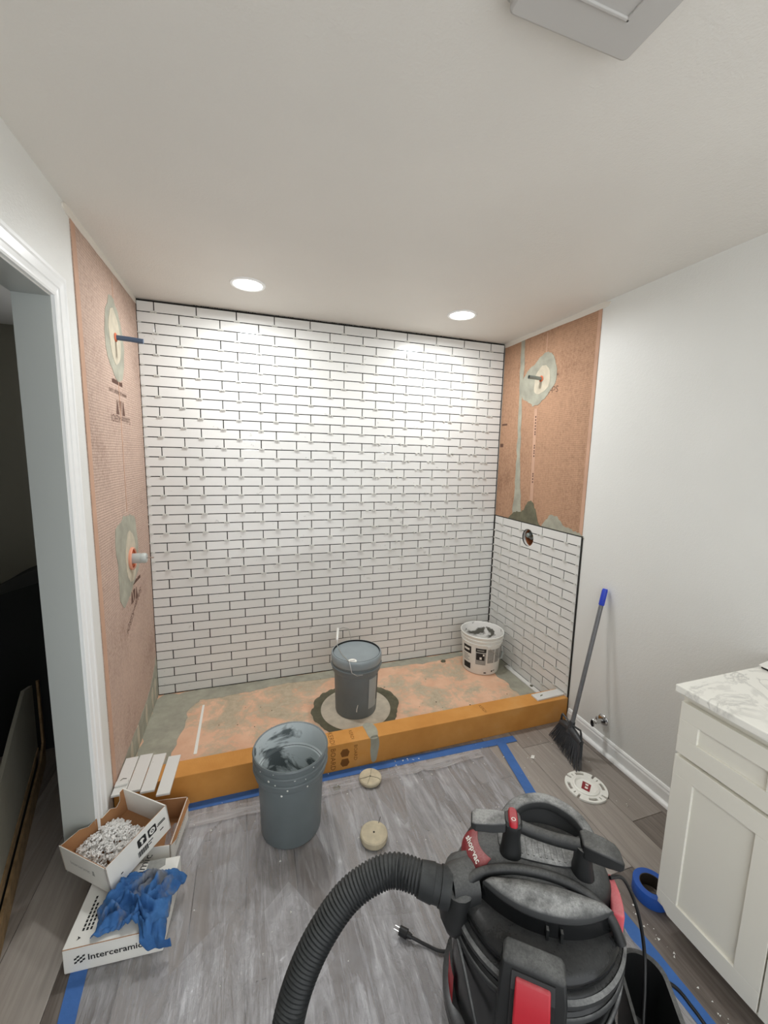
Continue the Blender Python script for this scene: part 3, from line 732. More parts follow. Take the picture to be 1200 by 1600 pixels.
strip('masking_tape', [(1.905, -.955), (1.834, -1.34), (1.80, -1.65), (1.802, -1.9), (1.80, -2.15), (1.79, -2.6), (1.78, -3.2)], .052, 'blue masking tape strip on the right edge of the plastic, passing behind the vacuum', z=.0032, seed=2)
strip('masking_tape', [(.058, -1.40), (.060, -1.46), (.071, -1.58), (.085, -1.85), (.10, -2.3), (.11, -3.1)], .046, 'blue masking tape strip at the left coming out from under the white tile box', seed=3)
# fine crumbs
def crumbs(name, spots, n, smin, smax, mat, lab, zfn, seed):
    rr = random.Random(seed); b = MB()
    for i in range(n):
        (x0, x1, y0, y1) = rr.choice(spots); x, y = rr.uniform(x0, x1), rr.uniform(y0, y1); s = rr.uniform(smin, smax) * rr.uniform(.5, 1)
        z = zfn(x, y) + s * .3; m = Matrix.Translation((x, y, z)) @ Matrix.Rotation(rr.uniform(0, 6.3), 4, 'Z') @ Matrix.Rotation(rr.uniform(-.4, .4), 4, 'X')
        b.add([(s, 0, 0), (-.6 * s, s * .7, 0), (-.5 * s, -s * .8, .1 * s), (.1 * s, 0, .7 * s), (0, 0, -.4 * s)], [(0, 1, 3), (1, 2, 3), (2, 0, 3), (1, 0, 4), (2, 1, 4), (0, 2, 4)], m)
    o = b.build(name, mat); o['kind'] = 'stuff'; return tag(o, lab, 'debris')
crumbs('mortar_crumbs', [(.3, 1.8, -1.1, -.96), (.3, 1.8, -.95, -.90), (1.85, 2.3, -1.5, -.95), (1.85, 1.88, -2.2, -1.2), (.35, 1.7, -1.7, -1.1)], 150, .002, .007, 'whitep', 'pale crumbs of mortar and plastic scattered over the floor', lambda x, y: film_z(x, y) if X0 < x < X1 else .0008, 5)
crumbs('dark_crumbs', [(.3, 2.3, -.75, -.05)], 46, .003, .009, 'thin_dark', 'dark mortar crumbs scattered on the shower base', lambda x, y: PAN + .001, 6)
tag(MB().add([(0.022, 0, 0), (.008, .016, 0), (-.02, .010, 0), (-.018, -.012, 0), (.006, -.017, 0), (.012, 0, .012), (-.009, .002, .014)], [(0, 1, 5), (1, 2, 6, 5), (2, 3, 6), (3, 4, 5, 6), (4, 0, 5), (4, 3, 2, 1, 0)], Matrix.Translation((1.966, -.105, PAN + .002))).build('mortar_lump', 'thin_dark'), 'small dark mortar lump on the shower base near the back wall', 'debris')
tag(MB().lathe([(0, 0), (.017, 0), (.019, .002), (.015, .004), (0, .004)], 14, (.955, -1.0, .003)).build('mortar_lump', 'thin_dark', smooth=40), 'small flat dark mortar blob on the plastic beside the open grey bucket', 'debris')
for (x, y, s, rz, lab) in ((2.01, -1.10, .018, .4, 'pale torn paper scrap on the planks left of the broom'), (1.45, -.99, .010, 1.1, 'tiny pale flake on the plastic near the curb')):
    tag(MB().add([(s, 0, .001), (.3 * s, s * .6, .004), (-s, s * .3, .001), (-.5 * s, -s * .6, .003)], [(0, 1, 2, 3)], Matrix.Translation((x, y, .003 if x < 1.8 else .001)) @ Matrix.Rotation(rz, 4, 'Z')).build('paper_scrap', 'paper'), lab, 'debris')

# ------------------------------------------------------------------ buckets
def pail_prof(rb, rt_, h, bands, th=.0035):
    """outer wall profile bottom to rim, then down the inside"""
    r = lambda z: rb + (rt_ - .006 - rb) * z / h
    p = [(0, .004), (rb - .012, .004), (rb - .008, 0), (rb - .002, .0015), (rb, .006)]
    for z0, z1, d in bands:
        p += [(r(z0) , z0 - .002), (r(z0) + d, z0), (r(z1) + d, z1), (r(z1), z1 + .002)]
    p += [(r(h - .012), h - .014), (rt_, h - .012), (rt_ + .001, h - .004), (rt_ - .003, h), (rt_ - .008, h - .002)]
    return p, r
def liner(rb, rt_, h, mat, parent, z0=.008):
    return MB().lathe([(0, z0), (rb - .006, z0), (rb - .004, z0 + .01), (rt_ - .0095, h - .006), (rt_ - .008, h - .002)], 56).build('inner_wall', mat, parent, 40)
def cyl_patch(rfn, a0, a1, z0, z1, off, n=10):
    vs = []; fs = []
    for j, z in enumerate((z0, z1)):
        for i in range(n + 1):
            a = a0 + (a1 - a0) * i / n; r = rfn(z) + off; vs.append((r * cos(a), r * sin(a), z))
    for i in range(n): fs.append((i, i + 1, n + 2 + i, n + 1 + i))
    return vs, fs

b1 = thing('open_bucket', 'open grey bucket with mortar residue inside, standing on the plastic in front of the curb', 'bucket', (.731, -1.125, .003), .3)
hb = .372
rf = lambda z: .125 + .014 * z / .372
# the collar under the rim is wider than the wall
pr_ = [(0, .004), (.113, .004), (.119, 0), (.124, .002), (.126, .008), (rf(.268), .268), (.1455, .270), (.1475, .273), (.1485, .297), (.154, .299), (.1555, .303), (.154, .307), (.1485, .309), (.1490, .330), (.1540, .332), (.1555, .336), (.1540, .340), (.1495, .342), (.1505, .357), (.1545, .360), (.1560, .366), (.153, .372), (.1475, .370)]
MB().lathe(pr_, 64).build('body', 'bucket', b1, 35)
MB().lathe([(0, .008), (.118, .008), (.121, .016), (rf(.26) - .004, .262), (.1425, .274), (.1475, .369)], 56).build('inner_wall', 'resid', b1, 40)
b = MB(); rr = random.Random(3)
for k in range(16):                                        # splashes of dry mortar on the collar
    a = rr.uniform(-2.9, -.7); z = rr.uniform(.25, .36); s = rr.uniform(.002, .005); r = .1495 if z > .270 else rf(z) + .001
    b.lathe([(0, s * .5), (s * .7, s * .35), (s, 0)], 8, m=Matrix.Translation((r * cos(a), r * sin(a), z)) @ Matrix.Rotation(a, 4, 'Z') @ Matrix.Rotation(pi / 2, 4, 'Y'))
o = b.build('mortar_splashes', 'whitep', b1); o['kind'] = 'stuff'
MB().lathe([(0, .010), (.110, .010), (.1185, .013)], 40).build('mortar_dregs', 'thin_dark', b1)

b2 = thing('lidded_bucket', 'closed grey bucket with lid and wire handle on the round drain disc', 'bucket', (1.182, -.478, PAN + .0072), .0)
MB().lathe([(p_[0] - .001, p_[1]) if p_[0] > 0 else p_ for p_ in pr_[:14]] + [(.147, .345), (.143, .360)], 64).build('body', 'bucket', b2, 35)
MB().lathe([(.146, .322), (.151, .324), (.153, .330), (.153, .356), (.151, .366), (.147, .372), (.141, .372), (.139, .362), (.137, .360), (0, .361)], 64).build('lid', 'lid', b2, 35)
MB().lathe([(.1392, .3628), (.1405, .3726), (.1425, .3728), (.1412, .3625)], 64).build('lid_groove', 'dark', b2)
vs, fs = cyl_patch(rf, -1.22, -.68, .055, .245, .0008); o = MB().add(vs, fs).build('label', 'label_grey', b2)
vs, fs = cyl_patch(rf, -.675, -.58, .085, .250, .0007); MB().add(vs, fs).build('label_edge', 'ink', b2)
MB().lathe([(0, .3628), (.024, .3628), (.026, .3615)], 20, (-.05, -.098, 0)).build('lid_sticker', 'whitep', b2)
b = MB()
for k in range(5): b.box(-.064 + k * .006, -.060 + k * .006, -.101, -.095, .3629, .3632)
o = b.build('lettering', 'ink', b2); o['kind'] = 'stuff'
# wire bail folded back over the lid, with its white grip
e0 = Vector((-.055, -.143, .305)); e1 = Vector((.055, .146, .32))
path = [e0 + Vector((.055, -.006, -.01)), e0 + Vector((.02, -.010, -.008)), e0 + Vector((-.01, -.008, .012)), Vector((-.075, -.130, .375)), Vector((-.10, -.05, .383)), Vector((-.108, .05, .392)), Vector((-.093, .125, .43)), Vector((-.085, .138, .455)), Vector((-.05, .155, .458)), Vector((-.01, .162, .44)), Vector((.0, .165, .39)), Vector((.01, .158, .33))]
MB().tube(path, .0024, 8).build('bail_wire', 'steel', b2, 40)
MB().tube([(-.099, .105, .405), (-.086, .140, .466)], .0075, 12).build('bail_grip', 'whitep', b2, 40)
MB().tube([(-.028, -.127, .055), (-.027, -.128, .075), (-.022, -.130, .098)], .0022, 6).build('mortar_drip', 'whitep', b2)

b3 = thing('mortar_bucket', 'white mortar bucket with black printed labels in the back right corner of the shower', 'bucket', (2.203, -.246, PAN + .002), 0)
h3 = .292; r3 = lambda z: .130 + .018 * z / h3
MB().lathe([(0, .004), (.118, .004), (.123, 0), (.128, .002), (.130, .006), (r3(.225), .225), (r3(.23) + .007, .228), (r3(.232) + .007, .233), (r3(.24) + .002, .236), (r3(.25) + .002, .252), (r3(.255) + .008, .255), (r3(.26) + .008, .261), (r3(.265) + .003, .264), (.153, .278), (.157, .281), (.158, .289), (.154, h3), (.149, .289)], 64).build('body', 'bucketw', b3, 35)
liner(.130, .156, h3, 'residw', b3)
MB().lathe([(0, .12), (.08, .125), (.139, .13)], 40).build('mortar_dregs', 'residw', b3)
def lab(name, a0, a1, z0, z1, mat, off=.0008):
    vs, fs = cyl_patch(r3, radians(a0), radians(a1), z0, z1, off); return MB().add(vs, fs).build(name, mat, b3)
# angle -126 deg faces the camera
lab('label_panel', -182, -152, .150, .205, 'ink'); lab('label_panel', -182, -154, .030, .075, 'ink')
lab('label_panel', -138, -108, .175, .205, 'ink'); lab('label_panel', -138, -108, .080, .172, 'inkg')
lab('picture', -136, -112, .115, .168, 'ink', .0012); lab('picture_gap', -126, -120, .122, .140, 'whitep', .0016); lab('picture_gap', -117, -113, .150, .165, 'whitep', .0016)
lab('label_panel', -103, -82, .095, .200, 'inkg'); lab('label_panel', -79, -62, .095, .200, 'inkg'); lab('label_panel', -59, -46, .11, .205, 'inkg')
for k in range(4): lab('text_row', -182, -158 - (k % 2) * 5, .092 + k * .013, .098 + k * .013, 'inkg')
lab('text_row', -178, -158, .170, .186, 'whitep', .0012); lab('text_row', -134, -114, .186, .194, 'inkg', .0012)
lab('text_row', -112, -104, .016, .024, 'ink'); lab('text_row', -88, -83, .024, .036, 'ink'); lab('text_row', -82, -74, .028, .038, 'inkg')
path = [(r3(.2) * cos(a) + (.012) * cos(a), (r3(.2) + .012) * sin(a), z) for a, z in ((-1.80, .222), (-1.68, .205), (-1.50, .18), (-1.3, .15), (-1.1, .125), (-.9, .12), (-.6, .14), (-.2, .18), (.2, .222))]
MB().tube(path, .0022, 8).build('bail_wire', 'steel', b3, 40)
MB().tube([path[4], path[5], path[6]], .0075, 10).build('bail_grip', 'label_grey', b3, 40)
MB().lathe([(0, 0), (.012, 0), (.012, .014), (.006, .016), (0, .016)], 14, m=Matrix.Translation((r3(.23) * cos(-1.8), r3(.23) * sin(-1.8), .226)) @ Matrix.Rotation(-1.8, 4, 'Z') @ RY).build('bail_ear', 'bucketw', b3, 40)

# ------------------------------------------------------------------ hole-saw cores on the plastic
for (x, y, r, h, rz, lab_, crack) in ((1.124, -1.000, .056, .022, .4, 'beige round core disc with cracks, the nearer to the curb', 1), (1.052, -1.302, .058, .032, -.5, 'beige round core disc with a centre hole, nearer to the vacuum hose', 0)):
    t = thing('core_disc', lab_, 'disc', (x, y, .0035), rz, 'round core discs on the plastic')
    MB().lathe([(0, h), (r - .005, h), (r - .001, h - .004), (r, h * .5), (r - .003, .003), (r - .008, 0), (0, 0)], 36).build('core', 'cork', t, 35)
    MB().lathe([(0, h + .0006), (.004, h + .0006), (.0045, h - .001)], 10).build('pilot_hole', 'dark', t)
    if crack:
        MB().tube([(-.05, .018, h + .0002), (-.02, .006, h + .0006), (0, 0, h + .0004), (.02, -.03, h + .0004), (.024, -.048, h)], .0012, 5).build('crack', 'thin_dark', t)
        MB().tube([(-.04, -.028, h + .0002), (0, 0, h + .0005), (.035, .034, h)], .0008, 5).build('crack', 'thin_dark', t)
    else: MB().tube([(.01, .045, h - .001), (.016, .06, h + .018)], .0018, 6).build('nail', 'steel', t)

# ------------------------------------------------------------------ loose tiles
lt = MB(); 
def loose(x0, x1, y0, y1, z, lab_, rz=0.0, parent=None, tilt=0.0):
    w, l = x1 - x0, y1 - y0; c = .0013; a, b_ = w / 2, l / 2
    o = MB().add([(-a, -b_, 0), (a, -b_, 0), (a, b_, 0), (-a, b_, 0), (-a, -b_, .0078), (a, -b_, .0078), (a, b_, .0078), (-a, b_, .0078), (-a + c, -b_ + c, .009), (a - c, -b_ + c, .009), (a - c, b_ - c, .009), (-a + c, b_ - c, .009)],
                [(0, 3, 2, 1), (0, 1, 5, 4), (1, 2, 6, 5), (2, 3, 7, 6), (3, 0, 4, 7), (4, 5, 9, 8), (5, 6, 10, 9), (6, 7, 11, 10), (7, 4, 8, 11), (8, 9, 10, 11)]).build('loose_tile', 'tile')
    o.location = ((x0 + x1) / 2, (y0 + y1) / 2, z); o.rotation_euler = (tilt, 0, rz)
    return tag(o, lab_, 'tile', 'loose white tiles on the left end of the curb')
z0 = CZ + .0008
loose(.008, .060, -.935, -.712, z0, 'leftmost loose white tile on the curb end, under the small cut piece')
loose(.064, .118, -.93, -.708, z0, 'second loose white tile from the left wall on the curb end', -.02)
loose(.122, .177, -.950, -.724, z0 + .0005, 'third loose white tile from the left wall on the curb end', -.03)
loose(.190, .243, -.985, -.755, z0, 'rightmost loose white tile on the curb end, set apart by a gap', -.04)
loose(.010, .058, -.893, -.866, z0 + .0096, 'small cut white tile piece lying on the leftmost loose tile', .03)
tag(MB().tube([(.018, -.862, z0 + .010), (.03, -.845, z0 + .010), (.045, -.85, z0 + .010)], .0012, 5).build('wire_scrap', 'thin_dark'), 'thin bent scrap on the leftmost loose tile', 'debris')
o = loose(2.212, 2.412, -.868, -.808, z0, 'single white tile lying on the right end of the orange curb'); del o['group']; o.rotation_euler = (0, 0, .03)
tag(MB().prism([(2.25, -.845), (2.272, -.84), (2.276, -.832), (2.258, -.836)], PF, z0 + .0092, z0 + .0104).build('mortar_lump', 'thin_dark'), 'dark mortar fleck on the white tile at the right end of the curb', 'debris')
o = MB().box(2.375, 2.409, -.665, -.30, 0, .008).build('tile_strip', 'tile', bevel=.001); o.location = (0, 0, PAN + .002); tag(o, 'narrow white strip of cut tile lying along the foot of the right tiled wall', 'tile')
tag(MB().prism([(2.386, -.60), (2.402, -.598), (2.404, -.583), (2.394, -.575), (2.384, -.586)], PF, PAN + .0102, PAN + .0125).build('mortar_lump', 'thin_dark'), 'dark mortar fleck on the narrow cut tile strip by the right wall', 'debris')

# ------------------------------------------------------------------ tile boxes
def panel(o, ux, uy, n, poly, th):
    """flat card: poly in (u,v) from o along ux,uy with thickness th along n"""
    o, ux, uy, n = Vector(o), Vector(ux), Vector(uy), Vector(n)
    return lambda u, v, w: tuple(o + ux * u + uy * v + n * w)
CT = .004
def open_box(t, a, b_, h, notch=False, white_inner=None):
    """corner N at origin, a along -x (N to L), b along +y (N to R). Walls white outside, kraft inside."""
    def wall(name, fn, L, poly=None, flip=False):
        poly = poly or [(0, 0), (L, 0), (L, h), (0, h)]
        o = MB().prism(poly, fn, 0, .002).build(name, 'boxw', t)
        MB().prism(poly, fn, .002, CT).build(name + '_lining', 'kraft' if white_inner != name else 'boxw', o)
        return o
    front = wall('front_wall', lambda u, v, w: (-u, w, v), a)
    side = wall('side_wall', lambda u, v, w: (-w, u, v), b_)
    back = wall('back_wall', lambda u, v, w: (-u, b_ - w, v), a)
    poly = None
    if notch: poly = [(0, 0), (b_, 0), (b_, h), (b_ * .93, h * .96), (b_ * .90, h * .62), (b_ * .83, h * .50), (b_ * .74, h * .66), (b_ * .60, h * .60), (b_ * .52, h * .78), (b_ * .40, h * .74), (b_ * .28, h * .92), (0, h * .96)]
    far = wall('far_wall', lambda u, v, w: (-a + w, u, v), b_, poly)
    MB().box(-a + .001, -.001, .001, b_ - .001, 0, .004).build('bottom', 'kraft', t)
    return front, side, back, far
# box 1: closed, lying on the plastic
t1 = thing('tile_box', 'closed white tile box with printed brand lying on the floor under the blue rag', 'box', (.020, -1.452, .0035), radians(-4.4))
BW, BD, BH = .275, .243, .087
MB().box(0, BW, 0, BD, 0, BH).build('carton', 'boxw', t1, bevel=.003)
MB().box(.001, BW - .001, -.0006, .0008, BH - .0014, BH + .0003).build('torn_edge', 'kraft', t1)
text('Interceramic', 'lettering', .0295, (.066, -.0006, .044), (1, 0, 0), (0, 0, 1), 'ink', t1, align='LEFT', bold=.0005)
b = MB()
for i in range(4):
    for j in range(4):
        if (i + j) % 2 == 0: b.prism([(.030 + i * .0075, .030 + j * .0065), (.0372 + i * .0075, .033 + j * .0065), (.0372 + i * .0075, .039 + j * .0065), (.030 + i * .0075, .036 + j * .0065)], lambda u, v, w: (u, -w, v), .0004, .0008)
b.build('logo', 'ink', t1)
text('Interceramic', 'lettering', .042, (.140, .165, BH + .0003), (.22, 1, 0), (-1, .22, 0), 'ink', t1)
b = MB()
for k in range(3):
    x = .035 + k * .011
    for i in range(9 - k * 2): b.box(x, x + .006, .045 + i * .012, .054 + i * .012, BH + .0002, BH + .0006)
b.prism([(.030, .02), (.040, .026), (.030, .032), (.033, .026)], PF, BH + .0002, BH + .0006)
b.box(.245, .251, .155, .185, BH + .0002, BH + .0006)
o = b.build('lettering', 'ink', t1); o['kind'] = 'stuff'
MB().prism([(.165, .160), (.195, .155), (.215, .185), (.205, .20), (.23, .215), (.225, .243), (.17, .243)], PF, BH + .0002, BH + .0008).build('torn_patch', 'inkg', t1)

# box 3: open, empty, behind; box 2: open, tilted, full of white bits
t3 = thing('tile_box', 'open tile box with brown inside, wedged between the tilted box and the curb', 'box', (.272, -1.188, .0035), radians(-8))
for q_ in open_box(t3, .225, .225, .098): pass
MB().prism([(.0, 0), (.215, .0), (.20, .055), (.03, .065)], lambda u, v, w: (.0015 + w + v * .25, .215 - u, .098 + v * .15), 0, .002).build('flap', 'kraft', t3)
text('Interceramic', 'lettering', .026, (.0006, .115, .05), (0, 1, 0), (0, 0, 1), 'inkg', t3)
t2 = thing('tile_box', 'open white tile box full of white plastic bits, tilted on top of the closed box', 'box', (.114, -1.322, .101), 0)
t2.rotation_euler = (.109, -.032, -.685)
f2, s2, k2, r2_ = open_box(t2, .238, .243, .108, True, 'back_wall')
for (u, v, kind) in ((.130, .070, 0), (.172, .068, 1)):
    b = MB(); b.prism(rrect(u - .017, u + .017, v - .017, v + .017, .004, 3), lambda u, v, w: (w, u, v), .0003, .0007); b.build('icon', 'ink', s2)
    if kind: b = MB().lathe([(.006, 0), (.012, 0)], 20, m=Matrix.Translation((.0009, u, v)) @ RY).lathe([(0, 0), (.003, 0)], 12, m=Matrix.Translation((.0009, u, v)) @ RY)
    else: b = MB().prism([(u - .008, v + .006), (u - .003, v + .011), (u + .006, v + .009), (u + .010, v + .002), (u + .003, v - .002), (u + .002, v - .012), (u - .004, v - .012), (u - .003, v - .001)], lambda u, v, w: (w, u, v), .0007, .0010)
    b.build('icon_shape', 'boxw', s2)
b = MB()
for k in range(16): b.box(.0003, .0007, .108 + k * .0026, .1092 + k * .0026 + (k % 3) * .0005, .018, .040)
for y0, y1, z in ((.150, .162, .026), (.150, .170, .036), (.192, .228, .060), (.196, .226, .066), (.20, .215, .034), (.042, .050, .03)): b.box(.0003, .0007, y0, y1, z, z + .004)
o = b.build('lettering', 'ink', s2); o['kind'] = 'stuff'
b = MB()
for i in range(3): b.box(-.075 - i * .001, -.066, -.0007, -.0003, .062 - i * .007, .066 - i * .007)
b.build('logo', 'inkg', f2)
text('Interceramic', 'lettering', .020, (-.140, -.0003, .056), (1, 0, 0), (0, 0, 1), 'inkg', f2)
rr = random.Random(12); b = MB()
def mound(x, y):
    u, v = -x / .238, y / .243
    return .012 + .066 * max(0, 1 - ((u - .5) / .60) ** 2) * max(0, 1 - ((v - .32) / .50) ** 2)
for i in range(900):
    x, y = -rr.uniform(.012, .226), rr.uniform(.012, .19); z = mound(x, y) * rr.uniform(.55, 1.0); s = rr.uniform(.005, .011)
    m = Matrix.Translation((x, y, z + .004)) @ Matrix.Rotation(rr.uniform(0, 6.3), 4, 'Z') @ Matrix.Rotation(rr.uniform(-1.2, 1.2), 4, 'X')
    b.box(-s, s, -.0025, .0025, -.0018, .0018, m); b.box(-.002, .002, -s * .6, s * .6, -.0015, .0025, m)
bits = b.build('plastic_bits', 'rubble'); bits['kind'] = 'stuff'; bpy.context.view_layer.update(); bits.matrix_world = t2.matrix_world.copy()
tag(bits, 'heap of small white plastic spacer bits inside the tilted open box', 'debris')

# blue rag over the front of box 1
rg = random.Random(4); NU, NV = 64, 60
m1 = t1.matrix_world if False else Matrix.Translation((.020, -1.452, .0035)) @ Matrix.Rotation(radians(-4.4), 4, 'Z')
vs = []; fs = []
for j in range(NV + 1):
    for i in range(NU + 1):
        u, v = i / NU, j / NV
        fold = noise.noise(Vector((u * 5.5 + v * 1.5, v * 3.6, 2.2))); f2_ = noise.noise(Vector((u * 10 + v * 4, v * 9, 7.1)))
        xl = .078 + .012 * sin(v * 9) - .01 * v; xr = .290 + .012 * sin(v * 7 + 1)
        x = xl + (xr - xl) * u + .010 * fold
        hang = max(0.0, min(1.0, (u - .55) / .16))             # only the right part hangs over the front edge
        L0 = .172 + .012 * sin(u * 6); L1 = L0 + .085 * hang + .012 * noise.noise(Vector((u * 6, 0, 3)))
        s = L1 * v; yb = .176 + .016 * sin(u * 5 + .5) + .03 * u
        ytop = yb - s
        rid = .006 + .034 * max(0, 1 - abs(fold * 3.4)) ** 1.6 + .022 * abs(f2_) + .010 * sin(pi * min(1, v * 1.3)) * sin(pi * u)
        lim = -.006
        if ytop > lim: y, z = ytop, BH + rid * min(1, 6 * min(v + .04, 1.04 - u, u + .05, 1))
        else:
            d = lim - ytop; y = lim - .006 - .006 * abs(fold) * 3 - .004 * abs(f2_); z = BH + max(.004, rid * .5 * (1 - d / .03)) - d
            z = max(z, .010)
        if x > BW - .002:
            e = x - BW + .002; z = min(z, BH + rid * .5 - e * 1.4)
        vs.append(tuple(m1 @ Vector((x, y, z))))
for j in range(NV):
    for i in range(NU):
        a = j * (NU + 1) + i; fs.append((a, a + 1, a + NU + 2, a + NU + 1))
rag = MB().add(vs, fs).build('rag', 'rag', smooth=180)
md = rag.modifiers.new('solid', 'SOLIDIFY'); md.thickness = .0025; md.offset = 1
tag(rag, 'crumpled blue rag with grey mortar stains draped over the closed tile box', 'rag')

# ------------------------------------------------------------------ broom, flange, stop valve, tape roll
top = Vector((2.402, -1.096, .909)); fer = Vector((2.222, -1.127, .135)); ax = (top - fer).normalized()
t = thing('broom', 'angled broom with dark bristles and blue grip leaning on the right wall', 'broom', (2.198, -1.12, 0))
O_ = Vector((2.198, -1.12, 0))
MB().tube([fer - O_, fer.lerp(top, .9) - O_], .0115, 14).build('pole', 'pole', t, 40)
MB().tube([fer.lerp(top, .885) - O_, fer.lerp(top, .89) - O_, fer.lerp(top, .985) - O_, top - O_], [.0125, .0145, .0145, .012], 14).build('grip', 'grip', t, 40)
hl, hr = Vector((2.245, -1.030, .118)), Vector((2.206, -1.222, .128)); tl, tr_ = Vector((2.232, -.985, .004)), Vector((2.166, -1.262, .004))
b = MB(); rings = []
for k in range(9):
    f = k / 8; c = hl.lerp(hr, f) + Vector((0, 0, .016 * sin(pi * f))); r = .014 + .006 * sin(pi * f)
    rings.append([c - O_ + Vector((r * cos(a), 0, r * 1.1 * sin(a))) for a in [i * 2 * pi / 12 for i in range(12)]])
b.loft(rings).build('head', 'broomp', t, 50)
MB().tube([fer - O_ + ax * .05, fer - O_ + ax * .01, fer - O_ - ax * .015], [.014, .018, .022], 14).build('socket', 'broomp', t, 40)
for s, e in ((hl, .3), (hr, .7)):
    p0 = s - O_; p2 = fer + ax * .03 - O_; mid = (p0 + p2) / 2 + Vector((-.004, (s - fer).y * .28, .040))
    MB().tube([p0, p0.lerp(mid, .6) + Vector((0, 0, .012)), mid, p2], .0055, 8).build('brace', 'broomp', t, 40)
b = MB(); rr = random.Random(8)
for i in range(64):
    f = i / 63; h_ = hl.lerp(hr, f) + Vector((0, 0, -.004)); e_ = tl.lerp(tr_, f)
    for d in (-1, 0, 1):
        a = h_ + Vector((d * .008, 0, 0)); c = e_ + Vector((d * .016 + rr.uniform(-.004, .004), rr.uniform(-.004, .004), rr.uniform(0, .006)))
        mdp = a.lerp(c, .55) + Vector((0, rr.uniform(-.003, .003), 0)); b.tube([a - O_, mdp - O_, c - O_], [.0022, .0019, .0013], 4, cap=False)
o = b.build('bristles', 'bristle', t); o['kind'] = 'stuff'

t = thing('toilet_flange', 'white plastic toilet flange with red label lying on the planks', 'flange', (2.127, -1.347, .0006), .75)
def ring_slots(r0, r1, z0, z1, slots, n=96):
    b = MB(); 
    for i in range(n):
        a0, a1 = 2 * pi * i / n, 2 * pi * (i + 1) / n; am = (a0 + a1) / 2
        rs = [r0, r0 + (r1 - r0) * .35, r0 + (r1 - r0) * .72, r1]
        for k in range(3):
            cut = any(abs((am - c + pi) % (2 * pi) - pi) < hw and (k == 1 or (k >= 1 and full)) for c, hw, full in slots)
            if not cut:
                ra, rb_ = rs[k], rs[k + 1]
                P = [(ra * cos(a0), ra * sin(a0)), (rb_ * cos(a0), rb_ * sin(a0)), (rb_ * cos(a1), rb_ * sin(a1)), (ra * cos(a1), ra * sin(a1))]
                b.prism(P, PF, z0, z1)
    return b
sl = []
for k in range(4): sl += [(k * pi / 2 + .45, .26, False), (k * pi / 2 + .95, .045, False), (k * pi / 2 + 1.25, .05, True)]
o = ring_slots(.058, .096, .0, .009, sl).build('rim', 'whitep', t)
MB().lathe([(.0575, .009), (.0605, .0095), (.060, .013), (.052, .016), (.048, .012), (.046, .007), (.036, .006), (0, .006), (0, .002), (.0575, .001)], 48).build('hub', 'whitep', t, 35)
MB().lathe([(.052, .0005), (.096, .0005)], 48).build('slot_shadow_base', 'dark', t) if False else None
lb = MB().prism([(-.030, -.016), (.022, -.022), (.032, .016), (-.022, .020)], PF, .0063, .0068).build('label', 'redp', t)
MB().prism([(-.016, -.006), (-.004, -.010), (.0, .004), (-.012, .006)], PF, .0068, .0071).prism([(.006, -.010), (.018, -.010), (.020, .004), (.008, .003)], PF, .0068, .0071).build('label_print', 'whitep', lb)

t = thing('stop_valve', 'chrome water stop valve on the right wall just above the baseboard', 'valve', (W, -1.150, .172))
RX = Matrix.Rotation(-pi / 2, 4, 'Y')
MB().lathe([(.010, .0), (.032, .0), (.032, .003), (.026, .010), (.014, .013), (.010, .013)], 32, m=RX).build('escutcheon', 'chrome', t, 40)
MB().lathe([(.0085, .0), (.0085, .034)], 16, m=RX).build('stub_pipe', 'chrome', t, 40)
MB().lathe([(0, .030), (.013, .030), (.014, .036), (.014, .058), (.010, .064), (0, .064)], 18, m=RX).tube([(-.047, 0, 0), (-.047, 0, .028)], .007, 10).build('valve_body', 'chrome', t, 40)
o = MB().lathe([(0, 0), (.020, 0), (.023, .004), (.020, .009), (0, .010)], 22, m=Matrix.Translation((-.074, -.004, 0)) @ RX @ Matrix.Scale(.55, 4, (0, 1, 0))).tube([(-.062, 0, 0), (-.078, -.002, 0)], .005, 8).build('handle', 'chrome', t, 40)

t = thing('tape_roll', 'roll of blue tape lying on the floor behind the vanity corner', 'tape roll', (1.972, -1.812, .0006))
MB().lathe([(.040, .0), (.060, .0), (.061, .002), (.061, .046), (.060, .048), (.040, .048)], 44).build('tape', 'roll', t, 40)
MB().lathe([(.040, .048), (.0375, .048), (.0375, 0), (.040, 0)], 44).build('core', 'core', t, 40)

# ------------------------------------------------------------------ vanity
VX, VY0, VY1 = 1.891, -3.06, -1.878
t = thing('vanity', 'white shaker vanity cabinet with a marble top against the right wall', 'cabinet', (VX, VY1, 0))
L = VY1 - VY0
